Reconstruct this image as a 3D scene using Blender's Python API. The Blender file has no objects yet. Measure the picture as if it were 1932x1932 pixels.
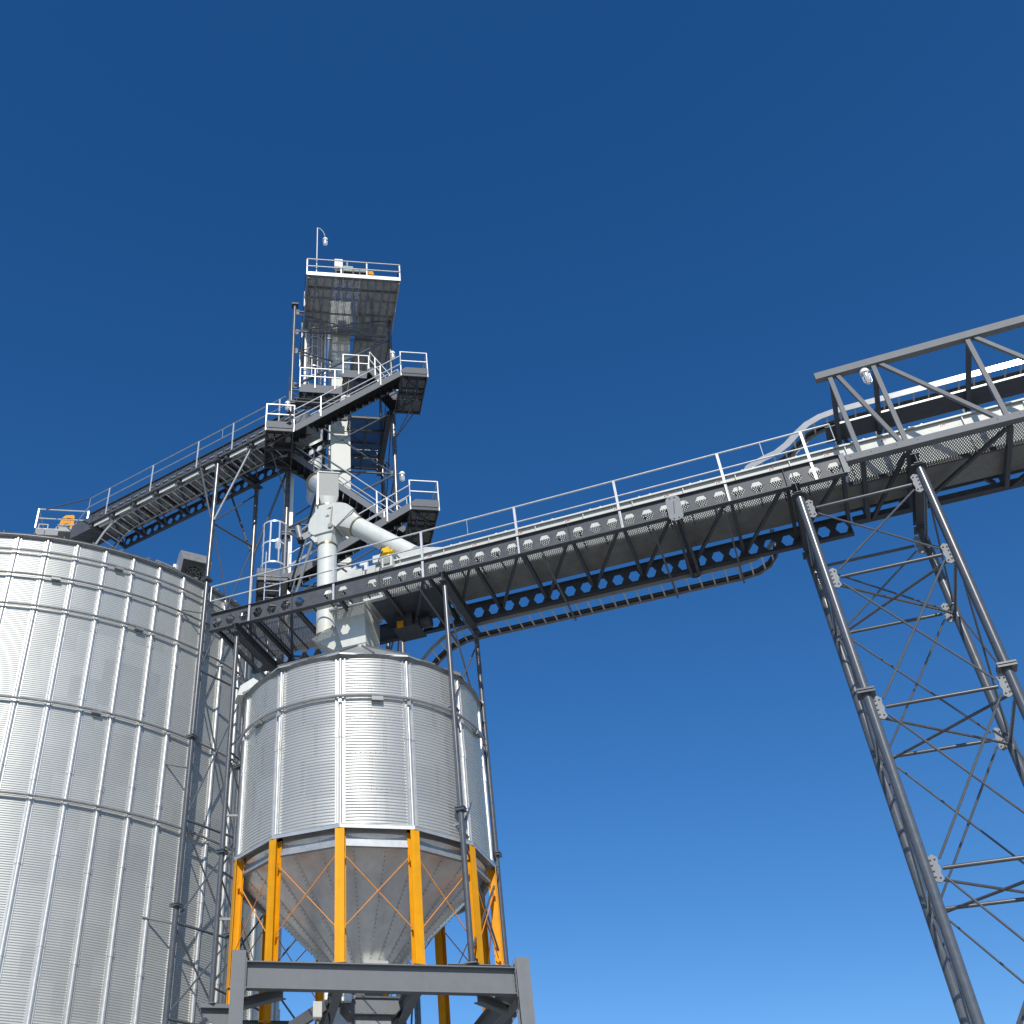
import bpy, math, random
import numpy as np
from mathutils import Vector, Matrix
R = math.radians
random.seed(4)
SC = bpy.context.scene
COL = SC.collection

# ------------------------------------------------------------------ camera, sky, sun, exposure
cam = bpy.data.cameras.new('camera')
cam.sensor_width = 36; cam.lens = 36 * 2004 / 1932          # the right part of a 4:3 frame: the lens axis lies left of centre
cam.shift_x = (966 - 644) / 1932
cam.clip_start = 0.1; cam.clip_end = 6000
co = bpy.data.objects.new('camera', cam); COL.objects.link(co)
co.location = (0, 0, 1.7)
co.rotation_euler = (R(90) + math.atan(2004 / 2566), 0, 0)
SC.camera = co

SUN_AZ, SUN_EL = 184.5, 38.0
w = bpy.data.worlds.new('World'); SC.world = w; w.use_nodes = True
nt = w.node_tree; bg = nt.nodes['Background']
sky = nt.nodes.new('ShaderNodeTexSky'); sky.sky_type = 'NISHITA'; sky.sun_disc = False
sky.sun_elevation = R(SUN_EL); sky.sun_rotation = R(SUN_AZ)
sky.altitude = 900; sky.air_density = 1.0; sky.dust_density = 0.35; sky.ozone_density = 3.2
hs = nt.nodes.new('ShaderNodeHueSaturation'); hs.inputs['Saturation'].default_value = 1.30; hs.inputs['Hue'].default_value = 0.505
nt.links.new(sky.outputs[0], hs.inputs['Color']); nt.links.new(hs.outputs[0], bg.inputs[0]); bg.inputs[1].default_value = 0.13

sl = bpy.data.lights.new('sun', 'SUN'); sl.energy = 4.2; sl.angle = R(0.53); sl.color = (1, 0.95, 0.86)
so = bpy.data.objects.new('sun', sl); COL.objects.link(so)
sd = Vector((math.sin(R(SUN_AZ)) * math.cos(R(SUN_EL)), math.cos(R(SUN_AZ)) * math.cos(R(SUN_EL)), math.sin(R(SUN_EL))))
so.rotation_euler = sd.to_track_quat('Z', 'Y').to_euler()
SC.view_settings.view_transform = 'Standard'; SC.view_settings.look = 'None'
SC.view_settings.exposure = 0.0; SC.view_settings.gamma = 1

# ------------------------------------------------------------------ materials
def mat(name, base, rough=0.5, metal=0.0, var=0.08, scale=3.0, bump=0.0, spec=0.5, streak=0.0, rvar=0.12, coat=0.0):
    m = bpy.data.materials.new(name); m.use_nodes = True
    n = m.node_tree.nodes; l = m.node_tree.links; b = n['Principled BSDF']
    b.inputs['Roughness'].default_value = rough; b.inputs['Metallic'].default_value = metal
    b.inputs['Specular IOR Level'].default_value = spec
    b.inputs['Coat Weight'].default_value = coat; b.inputs['Coat Roughness'].default_value = 0.15
    tc = n.new('ShaderNodeTexCoord')
    no = n.new('ShaderNodeTexNoise'); no.inputs['Scale'].default_value = scale; no.inputs['Detail'].default_value = 6
    l.new(tc.outputs['Object'], no.inputs['Vector'])
    mr = n.new('ShaderNodeMapRange'); mr.inputs[1].default_value = 0.3; mr.inputs[2].default_value = 0.7
    mr.inputs[3].default_value = 1 - var; mr.inputs[4].default_value = 1 + var
    l.new(no.outputs[0], mr.inputs[0])
    fac = mr.outputs[0]
    if streak:
        mp = n.new('ShaderNodeMapping'); mp.inputs['Scale'].default_value = (9, 9, 0.25)
        l.new(tc.outputs['Object'], mp.inputs[0])
        n2 = n.new('ShaderNodeTexNoise'); n2.inputs['Scale'].default_value = 1.0; n2.inputs['Detail'].default_value = 4
        l.new(mp.outputs[0], n2.inputs['Vector'])
        m2 = n.new('ShaderNodeMapRange'); m2.inputs[1].default_value = 0.35; m2.inputs[2].default_value = 0.65
        m2.inputs[3].default_value = 1 - streak; m2.inputs[4].default_value = 1 + streak * 0.4
        l.new(n2.outputs[0], m2.inputs[0])
        mm = n.new('ShaderNodeMath'); mm.operation = 'MULTIPLY'
        l.new(fac, mm.inputs[0]); l.new(m2.outputs[0], mm.inputs[1]); fac = mm.outputs[0]
    oi = n.new('ShaderNodeObjectInfo'); om = n.new('ShaderNodeMapRange'); om.inputs[3].default_value = 0.91; om.inputs[4].default_value = 1.08
    l.new(oi.outputs['Random'], om.inputs[0]); ox = n.new('ShaderNodeMath'); ox.operation = 'MULTIPLY'
    l.new(fac, ox.inputs[0]); l.new(om.outputs[0], ox.inputs[1]); fac = ox.outputs[0]
    mx = n.new('ShaderNodeVectorMath'); mx.operation = 'SCALE'
    mx.inputs[0].default_value = base; l.new(fac, mx.inputs['Scale'])
    l.new(mx.outputs[0], b.inputs['Base Color'])
    rr = n.new('ShaderNodeMapRange'); rr.inputs[3].default_value = max(0.02, rough - rvar); rr.inputs[4].default_value = min(1, rough + rvar)
    l.new(no.outputs[0], rr.inputs[0]); l.new(rr.outputs[0], b.inputs['Roughness'])
    if bump:
        bp = n.new('ShaderNodeBump'); bp.inputs['Strength'].default_value = bump; bp.inputs['Distance'].default_value = 0.02
        l.new(no.outputs[0], bp.inputs['Height']); l.new(bp.outputs[0], b.inputs['Normal'])
    return m

def sheet_mat(name, base, rough, metal, sheets, height, z0, var):
    """galvanised wall: every rolled sheet has its own slight tone and gloss"""
    m = bpy.data.materials.new(name); m.use_nodes = True
    n = m.node_tree.nodes; l = m.node_tree.links; b = n['Principled BSDF']
    b.inputs['Metallic'].default_value = metal
    tc = n.new('ShaderNodeTexCoord'); sp = n.new('ShaderNodeSeparateXYZ'); l.new(tc.outputs['Object'], sp.inputs[0])
    def M(op, a, c=None):
        q = n.new('ShaderNodeMath'); q.operation = op
        for i, v in enumerate((a, c)):
            if v is None: continue
            if isinstance(v, (int, float)): q.inputs[i].default_value = v
            else: l.new(v, q.inputs[i])
        return q.outputs[0]
    zr = M('FLOOR', M('DIVIDE', M('SUBTRACT', sp.outputs[2], z0), height))
    an = M('MULTIPLY', M('ARCTAN2', sp.outputs[0], sp.outputs[1]), sheets / (2 * math.pi))
    ac = M('FLOOR', M('ADD', an, M('MULTIPLY', zr, 0.5)))
    cb = n.new('ShaderNodeCombineXYZ'); l.new(zr, cb.inputs[0]); l.new(ac, cb.inputs[1])
    wn = n.new('ShaderNodeTexWhiteNoise'); wn.noise_dimensions = '2D'; l.new(cb.outputs[0], wn.inputs['Vector'])
    no = n.new('ShaderNodeTexNoise'); no.inputs['Scale'].default_value = 1.3; no.inputs['Detail'].default_value = 8
    mp = n.new('ShaderNodeMapping'); mp.inputs['Scale'].default_value = (1, 1, 0.5)
    l.new(tc.outputs['Object'], mp.inputs[0]); l.new(mp.outputs[0], no.inputs['Vector'])
    f = M('ADD', M('MULTIPLY', wn.outputs['Value'], var), M('MULTIPLY', no.outputs[0], var * 1.6))
    f = M('ADD', f, 1 - var * 1.3)
    mx = n.new('ShaderNodeVectorMath'); mx.operation = 'SCALE'; mx.inputs[0].default_value = base
    l.new(f, mx.inputs['Scale']); l.new(mx.outputs[0], b.inputs['Base Color'])
    l.new(M('ADD', M('ADD', rough - 0.08, M('MULTIPLY', wn.outputs['Value'], 0.06)), M('MULTIPLY', no.outputs[0], 0.1)), b.inputs['Roughness'])
    return m

GALV = mat('galvanised_steel', (0.40, 0.415, 0.42), 0.45, 0.45, 0.08, 5, streak=0.05, spec=0.3)
GALVB = mat('bright_galvanised_steel', (0.60, 0.595, 0.565), 0.36, 0.5, 0.05, 6, spec=0.5, rvar=0.06)
GALVD = mat('weathered_galvanised_steel', (0.27, 0.275, 0.275), 0.5, 0.4, 0.16, 4, streak=0.08, spec=0.3)
NODE = mat('node_plate_grey', (0.25, 0.26, 0.27), 0.5, 0.0, 0.08, 8, spec=0.2)
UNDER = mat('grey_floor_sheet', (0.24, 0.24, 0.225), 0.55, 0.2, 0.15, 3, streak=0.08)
TRAY = mat('tray_steel', (0.34, 0.35, 0.36), 0.16, 0.0, 0.05, 5, rvar=0.015, spec=0.6)
SILO = sheet_mat('silo_sheet', (0.47, 0.48, 0.46), 0.43, 0.42, 32, 0.936, 0.0, 0.07)
BIN = sheet_mat('bin_sheet', (0.51, 0.515, 0.495), 0.40, 0.5, 12, 0.936, 11.34, 0.08)
CONE = mat('cone_sheet', (0.80, 0.80, 0.785), 0.33, 0.55, 0.08, 2.5, streak=0.06)
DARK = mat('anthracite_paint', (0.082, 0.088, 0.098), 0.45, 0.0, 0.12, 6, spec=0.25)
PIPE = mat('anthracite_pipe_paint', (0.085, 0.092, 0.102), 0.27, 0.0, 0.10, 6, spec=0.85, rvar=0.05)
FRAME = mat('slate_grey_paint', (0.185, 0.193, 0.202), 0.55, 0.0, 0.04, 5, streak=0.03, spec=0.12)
STRING = mat('stringer_grey_paint', (0.135, 0.145, 0.158), 0.5, 0.0, 0.06, 5, spec=0.15)
RAIL = mat('pale_galvanised_rail', (0.60, 0.605, 0.60), 0.38, 0.25, 0.06, 8)
CREAM = mat('cream_paint', (0.585, 0.60, 0.56), 0.5, 0.0, 0.04, 4, streak=0.03)
GREYBOX = mat('grey_steel_box', (0.33, 0.335, 0.32), 0.55, 0.0, 0.05, 8, spec=0.2)
YEL = mat('orange_yellow_paint', (0.80, 0.35, 0.006), 0.5, 0.0, 0.07, 4, streak=0.10, spec=0.2)
ROD = mat('orange_rod_paint', (0.66, 0.26, 0.05), 0.5, 0.0, 0.12, 9)
YELA = mat('bright_yellow_plastic', (0.86, 0.52, 0.01), 0.35, 0.0, 0.05, 5)
ORG = mat('orange_guard_paint', (0.72, 0.29, 0.012), 0.55, 0.0, 0.06, 5, spec=0.15)
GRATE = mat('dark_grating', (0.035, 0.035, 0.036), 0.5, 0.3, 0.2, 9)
PLANK = mat('grey_plank_grating', (0.26, 0.265, 0.26), 0.55, 0.4, 0.2, 4, streak=0.1)
CABLE = mat('black_cable', (0.02, 0.02, 0.018), 0.5, 0.0, 0.2, 12)
CABLEO = mat('ochre_cable', (0.25, 0.13, 0.02), 0.5, 0.0, 0.2, 12)
GREEN = mat('pale_green_motor_paint', (0.20, 0.30, 0.25), 0.45, 0.0, 0.1, 6)
WHITE = mat('white_paint', (0.78, 0.78, 0.75), 0.4, 0.0, 0.04, 4)
STRAP = mat('brass_clamp', (0.35, 0.30, 0.18), 0.35, 0.8, 0.1, 9)
REDL = mat('red_print', (0.45, 0.16, 0.12), 0.5, 0.0, 0.1, 20)
GLASS = bpy.data.materials.new('lamp_glass'); GLASS.use_nodes = True
_b = GLASS.node_tree.nodes['Principled BSDF']; _b.inputs['Base Color'].default_value = (0.9, 0.9, 0.88, 1)
_b.inputs['Roughness'].default_value = 0.15; _b.inputs['Transmission Weight'].default_value = 0.6

# ------------------------------------------------------------------ frames: O = bin axis; bridge axes, frame/tower axes, silo-conveyor axes
class Fr:
    def __init__(s, o, az):
        s.o = Vector((o[0], o[1], 0)); s.rot = R(90 - az)
    def world(s, x, y, z):
        c, q = math.cos(s.rot), math.sin(s.rot)
        return (s.o.x + c * x - q * y, s.o.y + q * x + c * y, z)
    def local(s, p):
        c, q = math.cos(s.rot), math.sin(s.rot); dx, dy = p[0] - s.o.x, p[1] - s.o.y
        return (c * dx + q * dy, -q * dx + c * dy, p[2])
OB = (0.567, 27.768)
K = Fr(OB, 114.266)                  # along the conveyor bridge
G = Fr(OB, 85.1)                     # loading frame, stairs and tower
L = Fr((-13.54, 42.955), 125.9)      # conveyor from the tower to the silo
SI = Fr((-13.96, 44.29), 85.1)       # silo axis
def conv(a, b, p): return b.local(a.world(*p))

def setp(o, label=None, cat=None, group=None, kind=None):
    if label: o['label'] = label
    if cat: o['category'] = cat
    if group: o['group'] = group
    if kind: o['kind'] = kind
    return o
def thing(name, fr, org, label, cat, group=None, kind=None):
    e = bpy.data.objects.new(name, None); COL.objects.link(e); e.empty_display_size = 0.3
    e.location = fr.world(*org); e.rotation_euler = (0, 0, fr.rot); e['_o'] = org
    ORG_[e.name] = (fr, Vector(org))
    return setp(e, label, cat, group, kind)
ORG_ = {}

class MB:
    """collects polygons in frame coordinates"""
    def __init__(s): s.v = []; s.f = []
    def add(s, vs, fs):
        b = len(s.v); s.v += [tuple(v) for v in vs]; s.f += [tuple(i + b for i in f) for f in fs]; return s
    def box(s, x0, x1, y0, y1, z0, z1):
        vs = [(x, y, z) for z in (z0, z1) for y in (y0, y1) for x in (x0, x1)]
        return s.add(vs, [(0, 2, 3, 1), (4, 5, 7, 6), (0, 1, 5, 4), (2, 6, 7, 3), (0, 4, 6, 2), (1, 3, 7, 5)])
    def bar(s, p, q, w, h, up=(0, 0, 1)):
        """rectangular bar from p to q; h along up, w across"""
        p, q = Vector(p), Vector(q); d = (q - p).normalized(); up = Vector(up)
        a = d.cross(up)
        if a.length < 1e-5: a = d.cross(Vector((1, 0, 0)))
        a.normalize(); b = a.cross(d).normalized()
        vs = []
        for c in (p, q):
            for i, j in ((-1, -1), (1, -1), (1, 1), (-1, 1)): vs.append(c + a * (i * w / 2) + b * (j * h / 2))
        return s.add(vs, [(3, 2, 1, 0), (4, 5, 6, 7), (0, 1, 5, 4), (1, 2, 6, 5), (2, 3, 7, 6), (3, 0, 4, 7)])
    def ibeam(s, p, q, h, b, tf=0.02, tw=0.014, up=(0, 0, 1)):
        p, q, u = Vector(p), Vector(q), Vector(up); d = (q - p).normalized()
        a = d.cross(u).normalized(); u = a.cross(d).normalized()
        o = u * (h / 2 - tf / 2)
        s.bar(p + o, q + o, b, tf, u); s.bar(p - o, q - o, b, tf, u); s.bar(p, q, tw, h - 2 * tf - 0.0004, u); return s
    def tube(s, p, q, r, n=10, r2=None, caps=True):
        p, q = Vector(p), Vector(q); d = (q - p).normalized(); r2 = r if r2 is None else r2
        a = d.cross(Vector((0, 0, 1)))
        if a.length < 1e-4: a = Vector((1, 0, 0))
        a.normalize(); b = d.cross(a)
        vs = []
        for c, rr in ((p, r), (q, r2)):
            for i in range(n):
                t = 2 * math.pi * i / n; vs.append(c + a * (math.cos(t) * rr) + b * (math.sin(t) * rr))
        fs = [(i, (i + 1) % n, n + (i + 1) % n, n + i) for i in range(n)]
        if caps: fs += [tuple(range(n - 1, -1, -1)), tuple(range(n, 2 * n))]
        return s.add(vs, fs)
    def path(s, pts, r, n=8):
        for a, b in zip(pts, pts[1:]): s.tube(a, b, r, n)
        return s
    def sweep(s, pts, w, h, up=(0, 0, 1), across=None):
        """flat strip swept along pts; across given or horizontal"""
        pts = [Vector(p) for p in pts]; vs = []
        for i, p in enumerate(pts):
            d = (pts[min(i + 1, len(pts) - 1)] - pts[max(i - 1, 0)]).normalized()
            a = Vector(across) if across else d.cross(Vector(up)); a.normalize(); b = a.cross(d).normalized()
            for k, j in ((-1, -1), (1, -1), (1, 1), (-1, 1)): vs.append(p + a * (k * w / 2) + b * (j * h / 2))
        m = len(pts); fs = [(3, 2, 1, 0), tuple(4 * (m - 1) + k for k in range(4))]
        for i in range(m - 1):
            for k in range(4): fs.append((4 * i + k, 4 * i + (k + 1) % 4, 4 * i + 4 + (k + 1) % 4, 4 * i + 4 + k))
        return s.add(vs, fs)
    def prism(s, poly, y0, y1):
        """polygon in x,z extruded along y"""
        n = len(poly); vs = [(x, y0, z) for x, z in poly] + [(x, y1, z) for x, z in poly]
        fs = [tuple(range(n)), tuple(range(2 * n - 1, n - 1, -1))] + [((i + 1) % n, i, n + i, n + (i + 1) % n) for i in range(n)]
        return s.add(vs, fs)
    def loft(s, a, b, caps=True):
        n = len(a); fs = [(i, (i + 1) % n, n + (i + 1) % n, n + i) for i in range(n)]
        if caps: fs += [tuple(range(n - 1, -1, -1)), tuple(range(n, 2 * n))]
        return s.add(list(a) + list(b), fs)
    def lathe(s, prof, c, n, a0=0.0, close=False):
        vs = []; m = len(prof)
        for i in range(n):
            t = a0 + 2 * math.pi * i / n; cs, sn = math.sin(t), -math.cos(t)
            for r, z in prof: vs.append((c[0] + cs * r, c[1] + sn * r, z))
        fs = [(i * m + j, ((i + 1) % n) * m + j, ((i + 1) % n) * m + j + 1, i * m + j + 1) for i in range(n) for j in range(m - 1)]
        return s.add(vs, fs)
    def bolt(s, p, r=0.018):
        x, y, z = p
        return s.add([(x + r, y, z), (x - r, y, z), (x, y + r, z), (x, y - r, z), (x, y, z + r), (x, y, z - r)],
                     [(0, 2, 4), (2, 1, 4), (1, 3, 4), (3, 0, 4), (2, 0, 5), (1, 2, 5), (3, 1, 5), (0, 3, 5)])

def mesh(name, mb, m, off, smooth=40):
    me = bpy.data.meshes.new(name)
    o = Vector(off)
    me.from_pydata([(v[0] - o.x, v[1] - o.y, v[2] - o.z) for v in mb.v], [], mb.f)
    me.validate(); me.materials.append(m)
    if smooth:
        me.shade_smooth(); me.set_sharp_from_angle(angle=R(smooth))
    return me
def part(name, mb, m, parent, label=None, smooth=40, kind=None):
    r = parent
    while r.name not in ORG_: r = r.parent
    o = bpy.data.objects.new(name, mesh(name, mb, m, ORG_[r.name][1], smooth)); COL.objects.link(o); o.parent = parent
    return setp(o, label, None, None, kind)
def solo(name, mb, m, fr, org, label=None, cat=None, group=None, kind=None, smooth=40):
    o = bpy.data.objects.new(name, mesh(name, mb, m, org, smooth)); COL.objects.link(o)
    o.location = fr.world(*org); o.rotation_euler = (0, 0, fr.rot); ORG_[o.name] = (fr, Vector(org))
    return setp(o, label, cat, group, kind)
def tubes(name, segs, r, m, parent, n=8):
    for a, b in segs: part(name, MB().tube(a, b, r, n), m, parent)

def grating(x0, x1, y0, y1, z, pitch=0.07, w=0.018, t=0.02, mb=None):
    """expanded metal: two families of slanting strands"""
    mb = mb or MB(); W, D = x1 - x0, y1 - y0; sl = 0.45
    for sgn in (1, -1):
        n = int((W + D * sl) / pitch) + 1
        for i in range(n + 1):
            a = x0 + i * pitch if sgn > 0 else x0 + i * pitch - D * sl
            xa, xb = (a, a - D * sl) if sgn > 0 else (a, a + D * sl)
            ya, yb = y0, y1
            # clip in x
            def clip(xa, ya, xb, yb):
                for lim, s in ((x0, 1), (x1, -1)):
                    da, db = (xa - lim) * s, (xb - lim) * s
                    if da < 0 and db < 0: return None
                    if da < 0: k = da / (da - db); xa, ya = xa + (xb - xa) * k, ya + (yb - ya) * k
                    elif db < 0: k = da / (da - db); xb, yb = xa + (xb - xa) * k, ya + (yb - ya) * k
                return xa, ya, xb, yb
            c = clip(xa, ya, xb, yb)
            if c and abs(c[1] - c[3]) > 0.01:
                zz = z + (0.0 if sgn > 0 else 0.003)
                mb.bar((c[0], c[1], zz), (c[2], c[3], zz), w, t)
    return mb
def plank_deck(x0, x1, y0, y1, z, mb=None, wid=0.38, hole=0.05, t=0.04, cover=0.84):
    """planks with rows of slots: bars across with solid edges"""
    mb = mb or MB()
    n = max(1, round((x1 - x0) / wid)); p = (x1 - x0) / n
    for i in range(n):
        a, b = x0 + i * p + 0.007, x0 + (i + 1) * p - 0.007
        mb.box(a, a + 0.035, y0, y1, z - t, z); mb.box(b - 0.035, b, y0, y1, z - t, z)
        m = int((y1 - y0) / hole); q = (y1 - y0) / m
        for k in range(m): mb.box(a + 0.036, b - 0.036, y0 + k * q, y0 + k * q + q * cover, z - 0.008, z - 0.001)
    return mb
def arc(c, r, t0, t1, n, f):
    return [f(c, r, t0 + (t1 - t0) * i / n) for i in range(n + 1)]

# ------------------------------------------------------------------ ground
GROUND = mat('gravel_yard', (0.25, 0.247, 0.23), 0.9, 0.0, 0.2, 0.6, bump=0.4)
solo('ground', MB().add([(-3000, -3000, 0), (3000, -3000, 0), (3000, 3000, 0), (-3000, 3000, 0)], [(0, 1, 2, 3)]), GROUND,
     Fr((0, 0), 90), (0, 0, 0), kind='structure', smooth=0)

# ------------------------------------------------------------------ corrugated walls
def corrugated(name, rad, z0, z1, pitch, amp, segs, per, m, parent, zfine=None):
    zf = z0 if zfine is None else zfine
    rows = int(round((z1 - zf) / pitch * per)); zs = np.linspace(zf, z1, rows + 1)
    if zf > z0: zs = np.concatenate([[z0], zs])
    rr = rad + amp * np.cos(2 * np.pi * (zs - zf) / pitch)
    t = np.linspace(0, 2 * np.pi, segs, endpoint=False)
    v = np.stack([np.sin(t)[None] * rr[:, None], -np.cos(t)[None] * rr[:, None], np.repeat(zs[:, None], segs, 1)], -1).reshape(-1, 3)
    r = parent; off = np.array(ORG_[r.name][1]); v = v - np.array([0, 0, off[2]])
    nr = len(zs); i = np.arange(nr - 1)[:, None] * segs; j = np.arange(segs)[None]; j2 = (j + 1) % segs
    f = np.stack([i + j, i + j2, i + segs + j2, i + segs + j], -1).reshape(-1, 4)
    me = bpy.data.meshes.new(name)
    me.vertices.add(len(v)); me.vertices.foreach_set('co', v.astype(np.float32).ravel())
    me.loops.add(f.size); me.loops.foreach_set('vertex_index', f.astype(np.int32).ravel())
    me.polygons.add(len(f)); me.polygons.foreach_set('loop_start', np.arange(0, f.size, 4, dtype=np.int32))
    me.polygons.foreach_set('loop_total', np.full(len(f), 4, dtype=np.int32))
    me.update(calc_edges=True); me.shade_smooth(); me.materials.append(m)
    o = bpy.data.objects.new(name, me); COL.objects.link(o); o.parent = parent
    return o
def ring_pts(rad, z, n, a0=0): return [(math.sin(a0 + 2 * math.pi * i / n) * rad, -math.cos(a0 + 2 * math.pi * i / n) * rad, z) for i in range(n)]
def torus(rad, z, r, n=128, m=8):
    mb = MB(); vs = []
    for i in range(n):
        a = 2 * math.pi * i / n
        for k in range(m):
            b = 2 * math.pi * k / m; q = rad + r * math.cos(b); vs.append((math.sin(a) * q, -math.cos(a) * q, z + r * math.sin(b)))
    fs = [(i * m + k, ((i + 1) % n) * m + k, ((i + 1) % n) * m + (k + 1) % m, i * m + (k + 1) % m) for i in range(n) for k in range(m)]
    return mb.add(vs, fs)
def hat_section(rad, a, z0, z1, w, crown, depth, splices=(), lipd=0.5):
    """hat-profile stiffener standing on the wall at angle a (0 faces -y)"""
    e = Vector((math.cos(a), math.sin(a), 0)); n = Vector((math.sin(a), -math.cos(a), 0))
    c2 = crown / 2
    crownp = [(-c2 * math.cos(math.pi * i / 10), 0.004 + (depth - 0.004) * math.sin(math.pi * i / 10) ** 0.75) for i in range(11)]
    prof = [(-w / 2, depth * lipd), (-w / 2 + 0.03, depth * lipd), (-w / 2 + 0.038, 0.004)] + crownp + [(w / 2 - 0.038, 0.004), (w / 2 - 0.03, depth * lipd), (w / 2, depth * lipd)]
    lo = [(-w / 2, -0.03)]; hi = [(w / 2, -0.03)]; pr = lo + prof + hi
    mb = MB()
    mb.loft([n * (rad + d) + e * x + Vector((0, 0, z0)) for x, d in pr], [n * (rad + d) + e * x + Vector((0, 0, z1)) for x, d in pr])
    for z in splices:
        pr2 = [(x * 1.04, d + 0.012) for x, d in pr]
        mb.loft([n * (rad + d) + e * x + Vector((0, 0, z - 0.12)) for x, d in pr2], [n * (rad + d) + e * x + Vector((0, 0, z + 0.12)) for x, d in pr2])
    return mb

# ------------------------------------------------------------------ grain silo
SR, SZ = 11.44, 26.25
silo = thing('grain_silo', SI, (0, 0, 0), 'huge corrugated galvanised grain silo with many vertical stiffeners and ring pipes', 'silo')
corrugated('wall', SR, 0, SZ - 0.05, 0.078, 0.0075, 224, 6, SILO, silo, zfine=7.0)
SP = R(7.563) - R(4.9)     # phase of the first visible stiffener, measured in the silo frame
SRINGS = [25.52, 24.46, 23.11, 19.32, 15.89]
for i in range(64):
    a = SP + i * 2 * math.pi / 64
    mb = hat_section(SR + 0.008, a, 0.1, SZ - 0.12, 0.25, 0.15, 0.09, splices=[22.2 - 2.81 * k + 0.4 * (i % 2) for k in range(5)], lipd=0.2)
    n = Vector((math.sin(a), -math.cos(a), 0))
    for z in SRINGS:
        c = n * (SR + 0.12); c.z = z - 0.1
        mb.bar(c - Vector((0, 0, 0.035)), c + Vector((0, 0, 0.035)), 0.11, 0.10, n)
    part('stiffener', mb, GALVB, silo)
for z in SRINGS:
    part('wind_ring', torus(SR + 0.155, z, 0.045, 160), GALVD, silo)
for k, (i, z) in enumerate([(3.5, SRINGS[0]), (58.5, SRINGS[1]), (4.5, SRINGS[2]), (61.5, SRINGS[2]), (3.5, SRINGS[3]), (59.5, SRINGS[3]), (0.5, SRINGS[4]), (1.5, SRINGS[1])]):
    a = SP + i * 2 * math.pi / 64; n = Vector((math.sin(a), -math.cos(a), 0)); e = Vector((math.cos(a), math.sin(a), 0)); c = n * (SR + 0.11) + Vector((0, 0, z - 0.07))
    part('ring_coupling', MB().bar(c - e * 0.17, c + e * 0.17, 0.16, 0.09), GALVD, silo)
mb = MB()
RS = math.tan(R(28))
prof = [(SR + 0.16, SZ - 0.03), (SR + 0.17, SZ + 0.03), (0.9, SZ + (SR - 0.7) * RS), (0.9, SZ + (SR - 0.7) * RS + 0.4), (0.01, SZ + (SR - 0.7) * RS + 0.45)]
rf = part('roof', MB().lathe(prof, (0, 0), 128), GALV, silo, smooth=20)
mb = MB()
for i in range(64):
    a = SP + (i + 0.5) * 2 * math.pi / 64; d = Vector((math.sin(a), -math.cos(a), 0))
    p, q = d * (SR + 0.17) + Vector((0, 0, SZ + 0.06)), d * 1.0 + Vector((0, 0, SZ + 0.07 + (SR - 0.8) * RS)); mb.bar(p, q, 0.05, 0.10)
part('roof_rib', mb, GALVD, silo)
part('eave', MB().lathe([(SR - 0.02, SZ - 0.10), (SR + 0.13, SZ - 0.06), (SR + 0.185, SZ + 0.02), (SR + 0.12, SZ + 0.06)], (0, 0), 128), GALVD, silo)

# roof exhaust hoods at the eave
def to(fr_from, fr_to, p): return conv(fr_from, fr_to, p)
fan = thing('roof_exhaust_hood', SI, (6.85, -7.6, 26.0), 'big galvanised weather hood with a round fan guard on the silo roof edge', 'vent')
def radial(a, r0, z0):
    d, e = Vector((math.sin(a), -math.cos(a), 0)), Vector((math.cos(a), math.sin(a), 0))
    return lambda r, t, z: d * (r0 + r) + e * t + Vector((0, 0, z0 + z))
def plate(P, prof, t0, t1): 
    return MB().loft([P(r, t0, z) for r, z in prof], [P(r, t1, z) for r, z in prof])
def at_angle(c, a, z0):
    d, e = Vector((math.sin(a), -math.cos(a), 0)), Vector((math.cos(a), math.sin(a), 0))
    return lambda r, t, z: Vector((c[0], c[1], z0 + z)) + d * r + e * t
P = at_angle((6.95, -7.55), R(18), 26.85)
prof_ = [(-0.45, -0.2), (-0.45, 1.2), (0.0, 1.62), (0.30, 1.55), (0.85, 0.80), (0.20, -0.35)]
part('left_cheek', plate(P, prof_, -0.63, -0.61), GALV, fan); part('right_cheek', plate(P, prof_, 0.61, 0.63), GALVD, fan)
part('cowl', plate(P, [(-0.45, -0.2), (-0.45, 1.2), (0.0, 1.62), (0.30, 1.55), (0.85, 0.80), (0.84, 0.77), (0.28, 1.52), (0.01, 1.59), (-0.42, 1.19), (-0.42, -0.2)], -0.6098, 0.6098), GALVD, fan)
part('back_panel', plate(P, [(-0.40, -0.25), (-0.40, 0.1), (0.38, 1.15), (0.42, 1.12), (-0.1, 0.2), (0.16, -0.3)], -0.60, 0.60), GALVD, fan)
Q = lambda ang, rad, off: P(0.22 + rad * math.sin(ang) * 0.45 + off * 0.88, rad * math.cos(ang), 0.50 + rad * math.sin(ang) * 0.80 - off * 0.47)
mb = MB()
for rr in (0.16, 0.28, 0.40, 0.46): mb.path([Q(2 * math.pi * i / 28, rr, 0.05) for i in range(29)], 0.012, 5)
for k in range(10): mb.tube(Q(2 * math.pi * k / 10, 0.05, 0.05), Q(2 * math.pi * k / 10, 0.46, 0.05), 0.010, 5)
part('fan_guard', mb, NODE, fan)
part('fan_disc', MB().add([Q(2 * math.pi * i / 28, 0.45, 0.02) for i in range(28)], [tuple(range(28))]), CABLE, fan)
part('side_flange', plate(P, [(-0.5, -0.3), (-0.5, 1.25), (-0.38, 1.25), (-0.38, -0.3)], -0.74, -0.6305), WHITE, fan)
part('base_duct', plate(P, [(-0.4, -1.2), (-0.4, -0.21), (0.15, -0.36), (0.15, -1.2)], -0.45, 0.45), GALVD, fan)
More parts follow.
